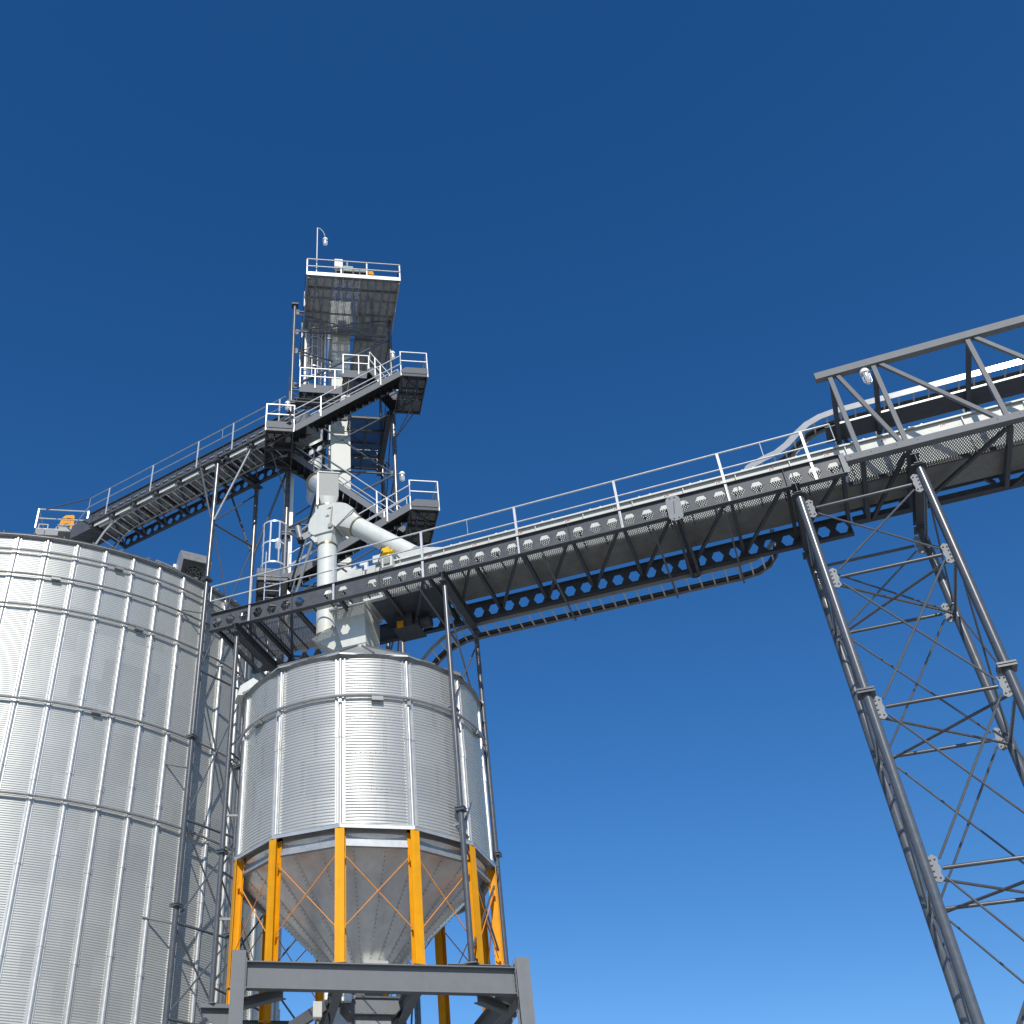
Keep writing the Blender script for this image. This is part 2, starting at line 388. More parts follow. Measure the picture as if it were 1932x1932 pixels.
vent = thing('roof_vent', SI, (5.75, -8.2, 26.0), 'small low galvanised vent box beside the big exhaust hood on the silo', 'vent')
P = radial(R(35), 10.1, 26.75)
part('hood', plate(P, [(-0.35, -0.2), (-0.35, 0.62), (0.1, 0.72), (0.62, 0.25), (0.3, -0.15)], -0.4, 0.4), GALVD, vent)
part('base', plate(P, [(-0.3, -1.1), (-0.3, -0.21), (0.25, -0.21), (0.25, -1.1)], -0.32, 0.32), GALVD, vent)

# ------------------------------------------------------------------ service platform on the silo peak
pf = thing('service_platform', SI, (0, 0, 31), 'railed steel service platform on the peak of the big silo', 'platform')
mb = MB().box(-1.55, 1.35, -1.5, 1.3, 33.93, 34.0); part('deck', mb, GALV, pf)
mb = MB()
for a, b in ((-1.55, -1.1), (-1.07, -0.42), (0.22, 0.72), (0.75, 1.35)): mb.box(a, b, -1.53, -1.5, 33.58, 33.97)
part('fascia_panel', mb, NODE, pf)
part('centre_panel', MB().box(-0.42, 0.22, -1.6, -1.5, 33.82, 34.06), GREYBOX, pf)
def rail_loop(pts, heights, r, parent, posts, zb=0.0, m=RAIL, pr=None, name='handrail'):
    mb = MB()
    for h in heights:
        for a, b in zip(pts, pts[1:]): mb.tube((a[0], a[1], a[2] + h), (b[0], b[1], b[2] + h), r, 8)
    part(name, mb, m, parent)
    for p in posts:
        part('rail_post', MB().bar((p[0], p[1], p[2] + zb), (p[0], p[1], p[2] + heights[0] + r * 0.6), (pr or r) * 2, (pr or r) * 2, (0, 1, 0)), m, parent)
z = 34.0
rail_loop([(-1.6, -1.5, z), (0.9, -1.5, z)], (1.2, 0.62), 0.035, pf, [(-1.6, -1.5, z), (0.9, -1.5, z)])
rail_loop([(-1.6, -1.5, z), (-1.6, 1.3, z)], (1.2, 0.62), 0.03, pf, [(-1.6, 1.3, z)])
part('short_rail', MB().path([(-1.45, -1.45, z), (-1.45, -1.45, z + 0.28), (-1.0, -1.45, z + 0.28), (-1.0, -1.45, z)], 0.03), RAIL, pf)
part('sloping_rail', MB().path([(-0.5, -1.52, z + 0.12), (1.22, -1.52, z + 0.55), (1.22, -1.52, z - 0.1)], 0.03), RAIL, pf)
mb = MB()
for x in (-1.3, 1.1):
    for y in (-1.2, 1.0): mb.bar((x, y, 30.5), (x, y, 33.93), 0.14, 0.14, (0, 1, 0))
part('support_leg', mb, DARK, pf)
part('duct', MB().loft([(-0.5, -0.5, 31.6), (0.5, -0.5, 31.6), (0.5, 0.5, 31.6), (-0.5, 0.5, 31.6)], [(-0.5, -0.5, 33.9), (0.5, -0.5, 33.9), (0.5, 0.5, 33.9), (-0.5, 0.5, 33.9)]), DARK, pf)
mt = thing('drive_guard', SI, (-0.2, -1.0, 34.0), 'orange drive guard standing behind the rail on top of the silo', 'machine guard')
part('guard', MB().prism([(-0.56, 34.02), (-0.5, 34.75), (-0.42, 35.02), (-0.28, 35.16), (0.1, 35.2), (0.16, 35.1), (0.22, 34.05)], -1.15, -0.8), ORG, mt)
part('front_panel', MB().prism([(-0.5, 34.1), (-0.44, 34.7), (-0.2, 34.98), (0.0, 34.98), (0.04, 34.12)], -1.18, -1.1501), ORG, mt)
part('shaft_cover', MB().tube((-0.15, -1.24, 34.45), (-0.15, -1.15, 34.45), 0.16, 18), DARK, mt)
part('cable', MB().path([(-0.6, -1.2, 34.02), (-0.64, -1.2, 34.3), (-0.55, -1.2, 34.5), (-0.2, -1.2, 34.5)], 0.025), RAIL, mt)

# ------------------------------------------------------------------ hopper bin
BR, BZ0, BZ1 = 3.35, 11.34, 15.98
LA = [R(-15 + 30 * k) for k in range(12)]
hb = thing('hopper_bin', G, (0, 0, 8.24), 'round corrugated hopper bin with steel cone on twelve orange-yellow legs', 'hopper bin')
corrugated('wall', BR, BZ0, BZ1 - 0.02, 0.078, 0.0078, 168, 10, BIN, hb)
for a in LA:
    n = Vector((math.sin(a), -math.cos(a), 0)); c = n * (BR + 0.08) + Vector((0, 0, 14.62))
    mb = hat_section(BR + 0.006, a, BZ0 + 0.02, BZ1 - 0.1, 0.26, 0.09, 0.06, splices=[13.75]); mb.bar(c - Vector((0, 0, .05)), c + Vector((0, 0, .05)), 0.09, 0.06, n)
    part('stiffener', mb, GALVB, hb)
ring = part('wind_ring', torus(BR + 0.10, 14.76, 0.042, 128), GALV, hb)
for i in range(0, 12, 2):
    a = LA[i] + R(16); n = Vector((math.sin(a), -math.cos(a), 0)); e = Vector((math.cos(a), math.sin(a), 0)); c = n * (BR + 0.085) + Vector((0, 0, 14.66))
    part('ring_coupling', MB().bar(c - e * 0.15, c + e * 0.15, 0.10, 0.11), GALVD, hb)
# vertical sheet laps and bolt rows
mb = MB()
for row in range(5):
    z0 = BZ0 + 0.936 * row
    for i in range(12):
        a = LA[i] + R(13 if row % 2 else 19)
        for k in range(11):
            for da in (-0.011, 0.0, 0.011):
                mb.bolt(((BR + 0.011) * math.sin(a + da), -(BR + 0.011) * math.cos(a + da), z0 + 0.07 + k * 0.078), 0.011)
    for k in range(168):
        a = 2 * math.pi * k / 168
        mb.bolt(((BR + 0.010) * math.sin(a), -(BR + 0.010) * math.cos(a), z0 + 0.936), 0.010)
part('bolt_row', mb, GALVB, hb, smooth=0, kind='stuff')
# roof: 24 sloping sheets, eave lip falls between ribs
def fan_roof(r0, z0, r1, z1, n, a0, dip):
    mb = MB(); vs = []
    for i in range(n):
        for k in (0, 1):
            a = a0 + 2 * math.pi * (i + k * 0.5) / n; rr = r0 * (1 if k == 0 else math.cos(math.pi / n) * 1.0); zz = z0 - (0 if k == 0 else dip)
            vs += [(math.sin(a) * rr, -math.cos(a) * rr, zz), (math.sin(a) * r1, -math.cos(a) * r1, z1)]
    m = 2 * n
    fs = [(2 * i, 2 * ((i + 1) % m), 2 * ((i + 1) % m) + 1, 2 * i + 1) for i in range(m)]
    mb.add(vs, fs)
    lip = [(v[0], v[1], v[2] - 0.05) for v in vs[0::2]]; top = vs[0::2]
    mb.add(top + lip, [(i, m + i, m + (i + 1) % m, (i + 1) % m) for i in range(m)])
    return mb
roof = part('roof', fan_roof(BR + 0.17, BZ1 + 0.02, 0.45, BZ1 + 2.0, 12, LA[0], 0.0), GALV, hb, smooth=10)
mb = MB()
for i in range(24):
    a = LA[0] + R(15 * i); d = Vector((math.sin(a), -math.cos(a), 0)); k = 1.0 if i % 2 == 0 else math.cos(R(15))
    mb.bar(d * (BR + 0.18) * k + Vector((0, 0, BZ1 + 0.03)), d * 0.45 + Vector((0, 0, BZ1 + 2.03)), 0.04, 0.06)
part('roof_rib', mb, GALVD, roof)
part('eave_flashing', MB().lathe([(BR - 0.02, BZ1 - 0.12), (BR + 0.03, BZ1 - 0.05), (BR + 0.10, BZ1 - 0.01)], (0, 0), 96), GALVD, hb)
# vent hood on the left eave
d = Vector((math.sin(R(-80)), -math.cos(R(-80)), 0)); e = Vector((math.cos(R(-80)), math.sin(R(-80)), 0))
mb = MB(); pr = [(3.0, 16.1), (3.05, 16.45), (3.25, 16.55), (3.6, 16.25), (3.66, 15.95), (3.35, 16.0)]
A_ = [d * r + e * -0.28 + Vector((0, 0, z)) for r, z in pr]; B_ = [d * r + e * 0.28 + Vector((0, 0, z)) for r, z in pr]
part('vent_hood', mb.loft(A_, B_), CREAM, hb)
# skirt: lip angles, ring beams, cone
def chord(i, rad): 
    a, b = LA[i], LA[(i + 1) % 12]
    return Vector((math.sin(a) * rad, -math.cos(a) * rad, 0)), Vector((math.sin(b) * rad, -math.cos(b) * rad, 0))
for i in range(12):
    p, q = chord(i, BR + 0.12); zt = Vector((0, 0, 11.325)); m = ((p + q) / 2).normalized(); dd = (q - p).normalized()
    mb = MB().bar(p + zt, q + zt, 0.014, 0.10)
    p2, q2 = chord(i, BR - 0.02); mb.bar(p2 + Vector((0, 0, 11.372)), q2 + Vector((0, 0, 11.372)), 0.30, 0.012)
    part('base_angle', mb, GALVB, hb)
    p, q = chord(i, BR - 0.12); p += dd * 0.10; q -= dd * 0.10; 
    mb = MB().bar(p + Vector((0, 0, 11.14)), q + Vector((0, 0, 11.14)), 0.012, 0.45)
    mb.bar(p + m * 0.045 + Vector((0, 0, 10.925)), q + m * 0.045 + Vector((0, 0, 10.925)), 0.10, 0.07)
    part('ring_beam', mb, GALV, hb)
CT, CB = (3.22, 11.2), (0.34, 8.5)
cone = part('cone', MB().lathe([CT, CB], (0, 0), 96, LA[0]), CONE, hb)
mb = MB(); mb2 = MB()
for i in range(24):
    a = LA[0] + R(15 * i + 5); d = Vector((math.sin(a), -math.cos(a), 0)); e = Vector((math.cos(a), math.sin(a), 0))
    p, q = d * (CT[0] - 0.03) + Vector((0, 0, CT[1] - 0.03)), d * (CB[0] + 0.02) + Vector((0, 0, CB[1] - 0.005))
    sn = Vector((d.x * 0.684, d.y * 0.684, -0.73))
    mb.bar(p + sn * 0.005, q + sn * 0.005, 0.055, 0.012, sn)
    m = 34
    for k in range(m):
        c = p.lerp(q, (k + 0.5) / m) + sn * 0.018; mb2.bolt(c - e * 0.013, 0.017)
part('seam_strip', mb, CONE, cone)
part('seam_bolt', mb2, GALVD, cone, smooth=0, kind='stuff')
mb = MB().lathe([(0.33, 8.56), (0.44, 8.56), (0.44, 8.49), (0.33, 8.49)], (0, 0), 24); part('outlet_ring', mb, GALV, hb)
part('inspection_hatch', MB().loft([(-0.12, -0.98, 8.80), (0.48, -0.98, 8.80), (0.48, -0.55, 8.72), (-0.12, -0.55, 8.72)], [(-0.12, -1.02, 8.92), (0.48, -1.02, 8.92), (0.48, -0.6, 8.92), (-0.12, -0.6, 8.92)]), CREAM, hb)
for a in LA:
    e = Vector((math.cos(a), math.sin(a), 0)); n = Vector((math.sin(a), -math.cos(a), 0)); z0, z1 = 8.24, 11.265
    c = n * BR; zv = Vector((0, 0, 1))
    mb = MB().ibeam(c + zv * z0, c + zv * z1, 0.215, 0.225, 0.014, 0.012, n)
    b = n * BR; mb.bar(b + zv * z0, b + zv * (z0 + 0.02), 0.27, 0.22, n)
    for sx in (-0.07, 0.07):
        for sy in (-0.06, 0.06): mb.tube(b + e * sx + n * sy + zv * (z0 + 0.015), b + e * sx + n * sy + zv * (z0 + 0.05), 0.016, 6)
    for zz in (9.05, 10.62):
        for sx in (-1, 1): mb.bar(c + e * sx * 0.12 + n * 0.02 + zv * (zz - 0.07), c + e * sx * 0.12 + n * 0.02 + zv * (zz + 0.07), 0.02, 0.05, n)
    part('leg', mb, YEL, hb)
for i in range(12):
    p, q = chord(i, BR + 0.02); dd = (q - p).normalized(); p += dd * 0.13; q -= dd * 0.13
    part('brace_rod', MB().tube(p + Vector((0, 0, 10.62)), q + Vector((0, 0, 9.05)), 0.014, 6), ROD, hb)
    part('brace_rod', MB().tube(q + Vector((0, 0, 10.62)) + p * 0.008, p + Vector((0, 0, 9.05)) * 1 + p * 0.008, 0.014, 6), ROD, hb)

# ------------------------------------------------------------------ loading frame under the bin
sf = thing('loading_frame', G, (0, 0, 0), 'slate grey H-beam portal frame carrying the hopper bin', 'steel frame')
for x in (-3.09, 3.16):
    for y in (-3.4, 3.4):
        part('post', MB().ibeam((x, y + (0.13 if y < 0 else -0.13), 0), (x, y + (0.13 if y < 0 else -0.13), 8.42), 0.30, 0.30, 0.022, 0.014, (0, 1, 0)), FRAME, sf)
for y in (-3.4, 3.4):
    mb = MB().ibeam((-2.935, y + 0.15, 7.94), (3.005, y + 0.15, 7.94), 0.56, 0.26, 0.026, 0.016)
    mb.box(-2.93, -2.91, y + 0.0, y + 0.3, 7.6, 8.28); mb.box(2.98, 3.0, y + 0.0, y + 0.3, 7.6, 8.28)
    bm = part('main_beam', mb, FRAME, sf)
    mb = MB(); yb = y + (-0.004 if y < 0 else 0.3)
    for x in (-2.93, 2.99):
        for k in range(4):
            for yy in (y + 0.05, y + 0.25): mb.bolt((x + (0.015 if x < 0 else -0.015), yy, 7.76 + k * 0.12), 0.02)
    part('bolt', mb, GALVD, bm, smooth=0)
for x in (-3.09, 3.16):
    part('side_beam', MB().ibeam((x, -3.1, 7.93), (x, 3.1, 7.93), 0.54, 0.24, 0.024, 0.016), FRAME, sf)
for x in (-0.87, 0.87):
    part('cross_beam', MB().ibeam((x, -3.13, 7.95), (x, 3.13, 7.95), 0.42, 0.2, 0.02, 0.014), FRAME, sf)
for sx, x0, x1 in ((-1, -2.1, -3.0), (1, 2.15, 3.05)):
    for sy in (-1, 1): part('corner_brace', MB().ibeam((x0, sy * 3.12, 7.62), (x1, sy * 2.1, 7.62), 0.2, 0.2, 0.02, 0.014), FRAME, sf)
part('diagonal_brace', MB().bar((-2.97, 0.0, 6.85), (-0.97, 0.0, 8.12), 0.30, 0.24), DARK, sf)
part('knee_brace', MB().bar((2.95, 3.25, 7.0), (1.2, 3.25, 7.7), 0.2, 0.3, (0, 1, 0)), DARK, sf)
# brackets that carry the trestle columns
for x0, x1, y in ((-3.2, -3.98, 0.48), (3.28, 3.8, 0.23)):
    s = 1 if x1 > 0 else -1
    mb = MB().box(min(x0, x1), max(x0, x1), y - 0.15, y + 0.15, 8.1, 8.19); mb.prism([(x0, 8.095), (x1, 8.095), (x1, 8.03), (x0, 7.4)][::s], y - 0.012, y + 0.012)
    part('column_bracket', mb, FRAME, sf)
for y, xa, xb in ((-2.79, 1.6, 3.03), (2.93, -2.96, -1.7)):
    part('bearer', MB().ibeam((xa, y, 8.31), (xb, y, 8.31), 0.16, 0.2, 0.016, 0.012), FRAME, sf)

# discharge gear below the cone
dg = thing('discharge_gate', G, (0.15, 0, 7.9), 'grey slide gate box hanging below the hopper outlet behind the beam', 'slide gate')
part('neck', MB().loft([(-0.34, -0.34, 8.485), (0.42, -0.34, 8.485), (0.42, 0.34, 8.485), (-0.34, 0.34, 8.485)], [(-0.26, -0.26, 8.26), (0.43, -0.26, 8.26), (0.43, 0.26, 8.26), (-0.26, 0.26, 8.26)]), FRAME, dg)
mb = MB().prism([(-0.57, 8.2), (-0.57, 8.06), (-0.38, 7.86), (0.72, 7.86), (0.88, 8.02), (0.84, 8.2)], -0.45, 0.45); part('body', mb, FRAME, dg)
part('top_plate', MB().box(-0.6, 0.88, -0.5, 0.5, 8.205, 8.25), DARK, dg)
mb = MB()
for k in range(5): mb.bolt((-0.4 + k * 0.28, -0.46, 7.9), 0.022)
part('bolt', mb, GALVB, dg)
part('lower_neck', MB().box(-0.3, 0.6, -0.3, 0.3, 7.2, 7.855), GALVD, dg)
ac = thing('gate_actuator', G, (-0.7, -0.9, 7.9), 'white gate motor with cables at the left end of the slide gate', 'actuator')
part('body', MB().box(-1.04, -0.72, -0.85, -0.55, 8.06, 8.3), WHITE, ac); part('ram', MB().tube((-0.7, -0.7, 8.2), (-0.3, -0.55, 8.2), 0.05, 10), GALVB, ac)
part('cable', MB().path([(-0.95, -0.86, 8.1), (-1.0, -0.95, 7.9), (-0.92, -0.95, 7.6), (-0.97, -0.9, 7.3)], 0.022), CABLE, ac)
part('terminal_cover', MB().box(-0.62, -0.38, -0.7, -0.5, 8.08, 8.24), WHITE, ac)
jb = thing('junction_box', G, (-1.2, -0.9, 7.8), 'pale grey junction box under the loading beam left of the gate', 'junction box')
part('case', MB().box(-1.31, -1.12, -1.0, -0.8, 7.62, 7.96), CREAM, jb); part('lid', MB().box(-1.32, -1.11, -1.02, -1.0005, 7.64, 7.98), CREAM, jb)
part('conduit', MB().path([(-1.2, -0.9, 7.62), (-1.18, -0.9, 7.3), (-1.05, -0.9, 7.0)], 0.03), GALVD, jb)
ld = thing('access_ladder', G, (-1.9, 3.9, 0), 'galvanised ladder behind the orange leg under the bin, bottom left', 'ladder')
for x in (-2.35, -1.95): part('stile', MB().bar((x, 3.85, 0), (x, 3.85, 8.9), 0.05, 0.02, (0, 1, 0)), RAIL, ld)
for k in range(29): part('rung', MB().tube((-2.35, 3.85, 0.3 + k * 0.3), (-1.95, 3.85, 0.3 + k * 0.3), 0.014, 6), RAIL, ld)

# ------------------------------------------------------------------ castellated girders
def hex_girder(x0, pitch, n, skip, zc, z0, z1, y, hw=0.17, hh=0.17, tw=0.014, fw=0.17, tf=0.016, ribs=3, out=-1):
    """web with hexagonal holes (cells of one pitch) and two flanges"""
    mb = MB(); a, b = hw, hw * 0.47; ya, yb = y - tw / 2, y + tw / 2; zt, zb = z1 - tf - 0.0004, z0 + tf + 0.0004
    for k in range(n):
        xa, xb = x0 + k * pitch, x0 + (k + 1) * pitch; c = (xa + xb) / 2
        if k in skip: mb.box(xa, xb, ya, yb, zb, zt); continue
        up = [(xa, zc), (c - a, zc), (c - b, zc + hh), (c + b, zc + hh), (c + a, zc), (xb, zc), (xb, zt), (xa, zt)]
        dn = [(xa, zc), (xa, zb), (xb, zb), (xb, zc), (c + a, zc), (c + b, zc - hh), (c - b, zc - hh), (c - a, zc)]
        for pl in (up, dn):
            m = len(pl); mb.add([(x, ya, z) for x, z in pl], [tuple(range(m))]); mb.add([(x, yb, z) for x, z in pl], [tuple(range(m - 1, -1, -1))])
        hx = [(c - a, zc), (c - b, zc + hh), (c + b, zc + hh), (c + a, zc), (c + b, zc - hh), (c - b, zc - hh)]
        vs = [(x, ya, z) for x, z in hx] + [(x, yb, z) for x, z in hx]
        mb.add(vs, [(i, (i + 1) % 6, 6 + (i + 1) % 6, 6 + i) for i in range(6)])
    X1 = x0 + n * pitch
    mb.box(x0, X1, y - fw / 2, y + fw / 2, z1 - tf, z1); mb.box(x0, X1, y - fw / 2, y + fw / 2, z0, z0 + tf)
    if ribs:
        for k in range(ribs, n, ribs): mb.box(x0 + k * pitch - 0.005, x0 + k * pitch + 0.005, y + out * (tw / 2 + 0.06), y + out * (tw / 2 + 0.0004), zb, zt)
    return mb
def ladder_tray(pts, w, across, parent, rail_h=0.12, step=0.3, m=TRAY, cable_side=1, mc=CABLE, cables=4):
    """cable ladder: two side rails along pts (its near edge), rungs, a bundle of cables"""
    pts = [Vector(p) for p in pts]; ac = Vector(across).normalized(); far = [p + ac * w for p in pts]
    ups = (0, 0, 1)
    part('side_rail', MB().sweep(pts, 0.022, rail_h, across=ac), m, parent)
    part('side_rail', MB().sweep(far, 0.022, rail_h, across=ac), m, parent)
    acc = 0.0; nxt = step * 0.5
    for i in range(len(pts) - 1):
        d = pts[i + 1] - pts[i]; ln = d.length; dn = d.normalized(); nv = ac.cross(dn).normalized()
        while nxt < acc + ln:
            p = pts[i] + dn * (nxt - acc); part('rung', MB().bar(p + ac * 0.012, p + ac * (w - 0.012), 0.045, 0.03, dn.cross(ac)), RAIL, parent); nxt += step
        acc += ln
    # cables lie over the rungs beside one rail
    for k, (o, mm, r) in enumerate(((0.05, mc, 0.024), (0.10, mc, 0.03), (0.155, CABLEO, 0.012), (0.20, mc, 0.026))[:cables]):
        off = ac * ((w - o) if cable_side > 0 else o); vs = []
        for i, p in enumerate(pts):
            d = (pts[min(i + 1, len(pts) - 1)] - pts[max(i - 1, 0)]).normalized(); nv = ac.cross(d)
            if nv.z < -0.01: nv = -nv
            vs.append(p + off + nv.normalized() * (0.03 + 0.0 * k))
        part('cable', MB().path(vs, r, 6), mm, parent)

# ------------------------------------------------------------------ main conveyor bridge (frame K: x along, y = far side)
GP, GX0, GN = 0.477, -4.4785, 39
br = thing('conveyor_bridge', K, (GX0, 0, 19.07), 'dark conveyor bridge of hexagon-hole girders with white handrail passing over the hopper bin', 'conveyor bridge')
gz0, gz1, gzc = 19.08, 19.71, 19.375
part('girder', hex_girder(GX0, GP, GN, {7, 10}, gzc, gz0, gz1, -1.40), DARK, br)
part('girder', hex_girder(GX0, GP, GN, {8, 9, 10, 11}, gzc, gz0, gz1, 1.40, out=1), DARK, br)
part('end_plate', MB().bar((14.135, -1.45, 19.08), (14.135, -1.45, 19.72), 0.05, 0.13, (1, 0, 0)), NODE, br)
CBX = [GX0 + 1.431 * k for k in range(0, 14)]
for i, x in enumerate(CBX):
    x = min(max(x, GX0 + 0.06), 14.06)
    part('cross_beam', MB().ibeam((x, -1.385, 19.32), (x, 1.385, 19.32), 0.14, 0.09, 0.012, 0.01), DARK, br)
for i in range(len(CBX) - 1):
    if CBX[i] > -2 and CBX[i] < 0.2: continue
    part('diagonal_brace', MB().bar((CBX[i] + 0.08, 1.30, 19.28), (CBX[i + 1] - 0.08, -1.30, 19.28), 0.08, 0.07), DARK, br)
mb = grating(1.0, 14.05, -1.31, -0.40, 19.47, pitch=0.063, w=0.017); grating(GX0 + 0.05, -1.75, -1.31, 1.31, 19.47, pitch=0.055, w=0.016, mb=mb); grating(-1.75, 0.95, -1.31, -0.62, 19.47, pitch=0.055, w=0.018, mb=mb)
part('walkway_grating', mb, GALVD, br)
mb = MB()
for x in [GX0 + 0.3 + 0.6 * k for k in range(31)]:
    if -1.75 < x < 0.95: mb.bar((x, -1.31, 19.435), (x, -0.62, 19.435), 0.03, 0.05); continue
    mb.bar((x, -1.31, 19.435), (x, -0.40 if x > 0.9 else 1.31, 19.435), 0.03, 0.05)
part('grating_bearer', mb, DARK, br)
posts = [-3.09, -0.23, 2.63, 5.51, 8.41, 11.24, 13.40]
part('handrail', MB().tube((-4.53, -1.44, 20.76), (14.13, -1.44, 20.76), 0.026, 10), RAIL, br)
part('handrail', MB().tube((-4.53, -1.44, 20.21), (14.13, -1.44, 20.21), 0.023, 10), RAIL, br)
for x in (-4.53, 14.13): part('handrail', MB().tube((x, -1.44, 20.21), (x, -1.44, 20.76), 0.020 if x < 0 else 0.012, 8), RAIL, br)
for x in posts:
    mb = MB().bar((x, -1.455, 19.10), (x, -1.455, 20.75), 0.065, 0.012, (0, 1, 0)); mb.bar((x + 0.028, -1.435, 19.10), (x + 0.028, -1.435, 20.75), 0.01, 0.05, (0, 1, 0))
    part('rail_post', mb, RAIL, br)
for x in (4.07, 12.36): part('rail_link', MB().tube((x, -1.44, 20.21), (x, -1.44, 20.76), 0.010, 6), GALV, br)
mb = MB()
for k in range(3, 39, 3):
    for dz in (-0.22, -0.13, -0.04, 0.05, 0.14, 0.22): mb.bolt((GX0 + k * GP + 0.04, -1.412, 19.39 + dz), 0.011)
part('bolt', mb, GALV, br, smooth=0)
# oval hanger plates with two bars
for y0, y1, zc in ((-1.50, -1.485, 19.30), (1.46, 1.475, 19.30)):
    pl = [(9.84 + 0.19 * math.cos(t), zc + (0.26 if math.sin(t) > 0 else -0.26) + 0.15 * math.sin(t)) for t in [2 * math.pi * (i + 0.5) / 24 for i in range(24)]]
    mb = MB().prism(pl, y0, y1)
    mb.box(9.70, 9.98, y0 - 0.03 if y0 < 0 else y1, y0 if y0 < 0 else y1 + 0.03, zc - 0.02, zc + 0.02) if False else None
    for dx in (-0.06, 0.06):
        for dz in (-0.34, 0.34): mb.bolt((9.84 + dx, y0 - 0.01, zc + dz), 0.028)
    part('hanger_plate', mb, NODE if y0 < 0 else DARK, br)
part('hanger_slot', MB().bar((9.81, -1.503, 19.12), (9.86, -1.503, 19.52), 0.022, 0.003, (0, 1, 0)), DARK, br)
for x in (9.74, 9.94): part('hanger_bar', MB().bar((x, -1.48, 18.98), (x, 1.46, 18.98), 0.07, 0.11), DARK, br)
# tray carriers under the bridge
for x in (2.43, 6.13, 9.17, 11.05): part('tray_carrier', MB().bar((x, -1.45, 18.90), (x, 2.3, 18.90), 0.05, 0.05), FRAME, br)

# ------------------------------------------------------------------ truss bridge on the right
tb = thing('truss_bridge', K, (14.25, 0, 19.4), 'grey truss bridge with boxed chords at the right edge, standing on the pipe tower', 'truss bridge')
TX1 = 25.0; TP = [14.57, 15.66, 17.95, 20.25, 22.5, 24.7]
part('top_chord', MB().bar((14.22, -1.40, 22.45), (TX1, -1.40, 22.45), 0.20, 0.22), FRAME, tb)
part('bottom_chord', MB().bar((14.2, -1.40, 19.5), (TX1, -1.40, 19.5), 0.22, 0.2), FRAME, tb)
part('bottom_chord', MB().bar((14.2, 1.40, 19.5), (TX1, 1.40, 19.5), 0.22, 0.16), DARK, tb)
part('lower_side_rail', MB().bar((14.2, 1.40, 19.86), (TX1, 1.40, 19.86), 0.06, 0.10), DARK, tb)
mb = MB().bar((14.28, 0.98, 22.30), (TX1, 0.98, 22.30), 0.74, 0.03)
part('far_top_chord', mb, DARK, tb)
for y in (0.60, 1.355): part('chord_edge', MB().bar((14.6, y, 22.315), (TX1, y, 22.315), 0.025, 0.06), GALV, tb)
for y in (-1.40, 1.36):
    for i, x in enumerate(TP):
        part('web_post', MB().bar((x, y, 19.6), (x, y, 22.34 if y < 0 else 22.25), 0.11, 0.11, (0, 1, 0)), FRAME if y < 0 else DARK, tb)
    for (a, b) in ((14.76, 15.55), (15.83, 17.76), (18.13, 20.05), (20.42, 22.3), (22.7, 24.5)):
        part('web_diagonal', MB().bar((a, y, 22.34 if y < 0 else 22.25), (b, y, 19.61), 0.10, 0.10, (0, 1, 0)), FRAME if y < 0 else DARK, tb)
for x in TP:
    part('top_strut', MB().bar((x + 0.03, -1.27, 22.30), (x + 0.03, 1.36, 22.24), 0.12, 0.08), DARK, tb)
    part('floor_beam', MB().bar((x, -1.29, 19.40), (x, 1.29, 19.40), 0.11, 0.13), DARK, tb)
for a, b in zip(TP, TP[1:]):
    part('floor_brace', MB().bar((a + 0.1, 1.28, 19.35), (b - 0.1, -1.28, 19.35), 0.09, 0.08), DARK, tb)
part('walkway_grating', grating(14.2, TX1, -1.28, -0.42, 19.50, pitch=0.065, w=0.02), GALVD, tb)
part('grating_edge', MB().bar((14.2, -0.42, 19.44), (TX1, -0.42, 19.44), 0.06, 0.12), DARK, tb)
mb = MB()
for x in TP:
    for dx in (-0.25, 0.25): mb.bolt((x + dx, -1.525, 19.52), 0.014)
part('bolt', mb, GALVB, tb, smooth=0)

# ------------------------------------------------------------------ enclosed chain conveyor lying on both bridges
cc = thing('chain_conveyor', K, (1.0, 0.3, 19.55), 'cream enclosed chain conveyor trough running along the bridge', 'conveyor')
y0, y1, z0, z1 = -0.36, 0.86, 19.56, 20.74
mb = MB().box(0.95, TX1, y0, y1, z0, z1); part('trough', mb, CREAM, cc)
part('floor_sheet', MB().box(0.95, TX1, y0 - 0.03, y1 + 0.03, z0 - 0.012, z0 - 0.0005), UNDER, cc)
mb = MB().box(0.95, TX1, y0 - 0.085, y1 + 0.085, z1 + 0.002, z1 + 0.012); mb.box(0.95, TX1, y0 - 0.085, y0 - 0.075, z1 - 0.03, z1 + 0.0015)
mb.box(0.95, TX1, y0 - 0.02, y1 + 0.02, z1 + 0.0125, z1 + 0.07); part('lid', mb, CREAM, cc)
mb = MB(); mb2 = MB()
for k in range(17):
    x = 1.55 + 1.431 * k
    part('joint_flange', MB().box(x - 0.012, x + 0.012, y0 - 0.06, y0 - 0.0004, z0, z1 - 0.04), CREAM, cc)
    for dx in (-0.13, 0.17): mb2.box(x + 0.35 + dx - 0.025, x + 0.35 + dx + 0.025, y0 + 0.02, y0 + 0.07, z1 + 0.07, z1 + 0.12)
part('lid_clamp', mb2, WHITE, cc)
for k in range(13):
    x = 2.42 + 1.431 * k
    l_ = part('warning_label', MB().box(x, x + 0.16, y0 - 0.004, y0 - 0.0005, z1 - 0.16, z1 - 0.06), WHITE, cc)
    part('red_field', MB().box(x + 0.065, x + 0.155, y0 - 0.007, y0 - 0.0045, z1 - 0.145, z1 - 0.085), REDL, l_)
    part('symbol', MB().prism([(x + 0.012, z1 - 0.15), (x + 0.036, z1 - 0.09), (x + 0.056, z1 - 0.15)], y0 - 0.007, y0 - 0.0045), CABLE, l_)
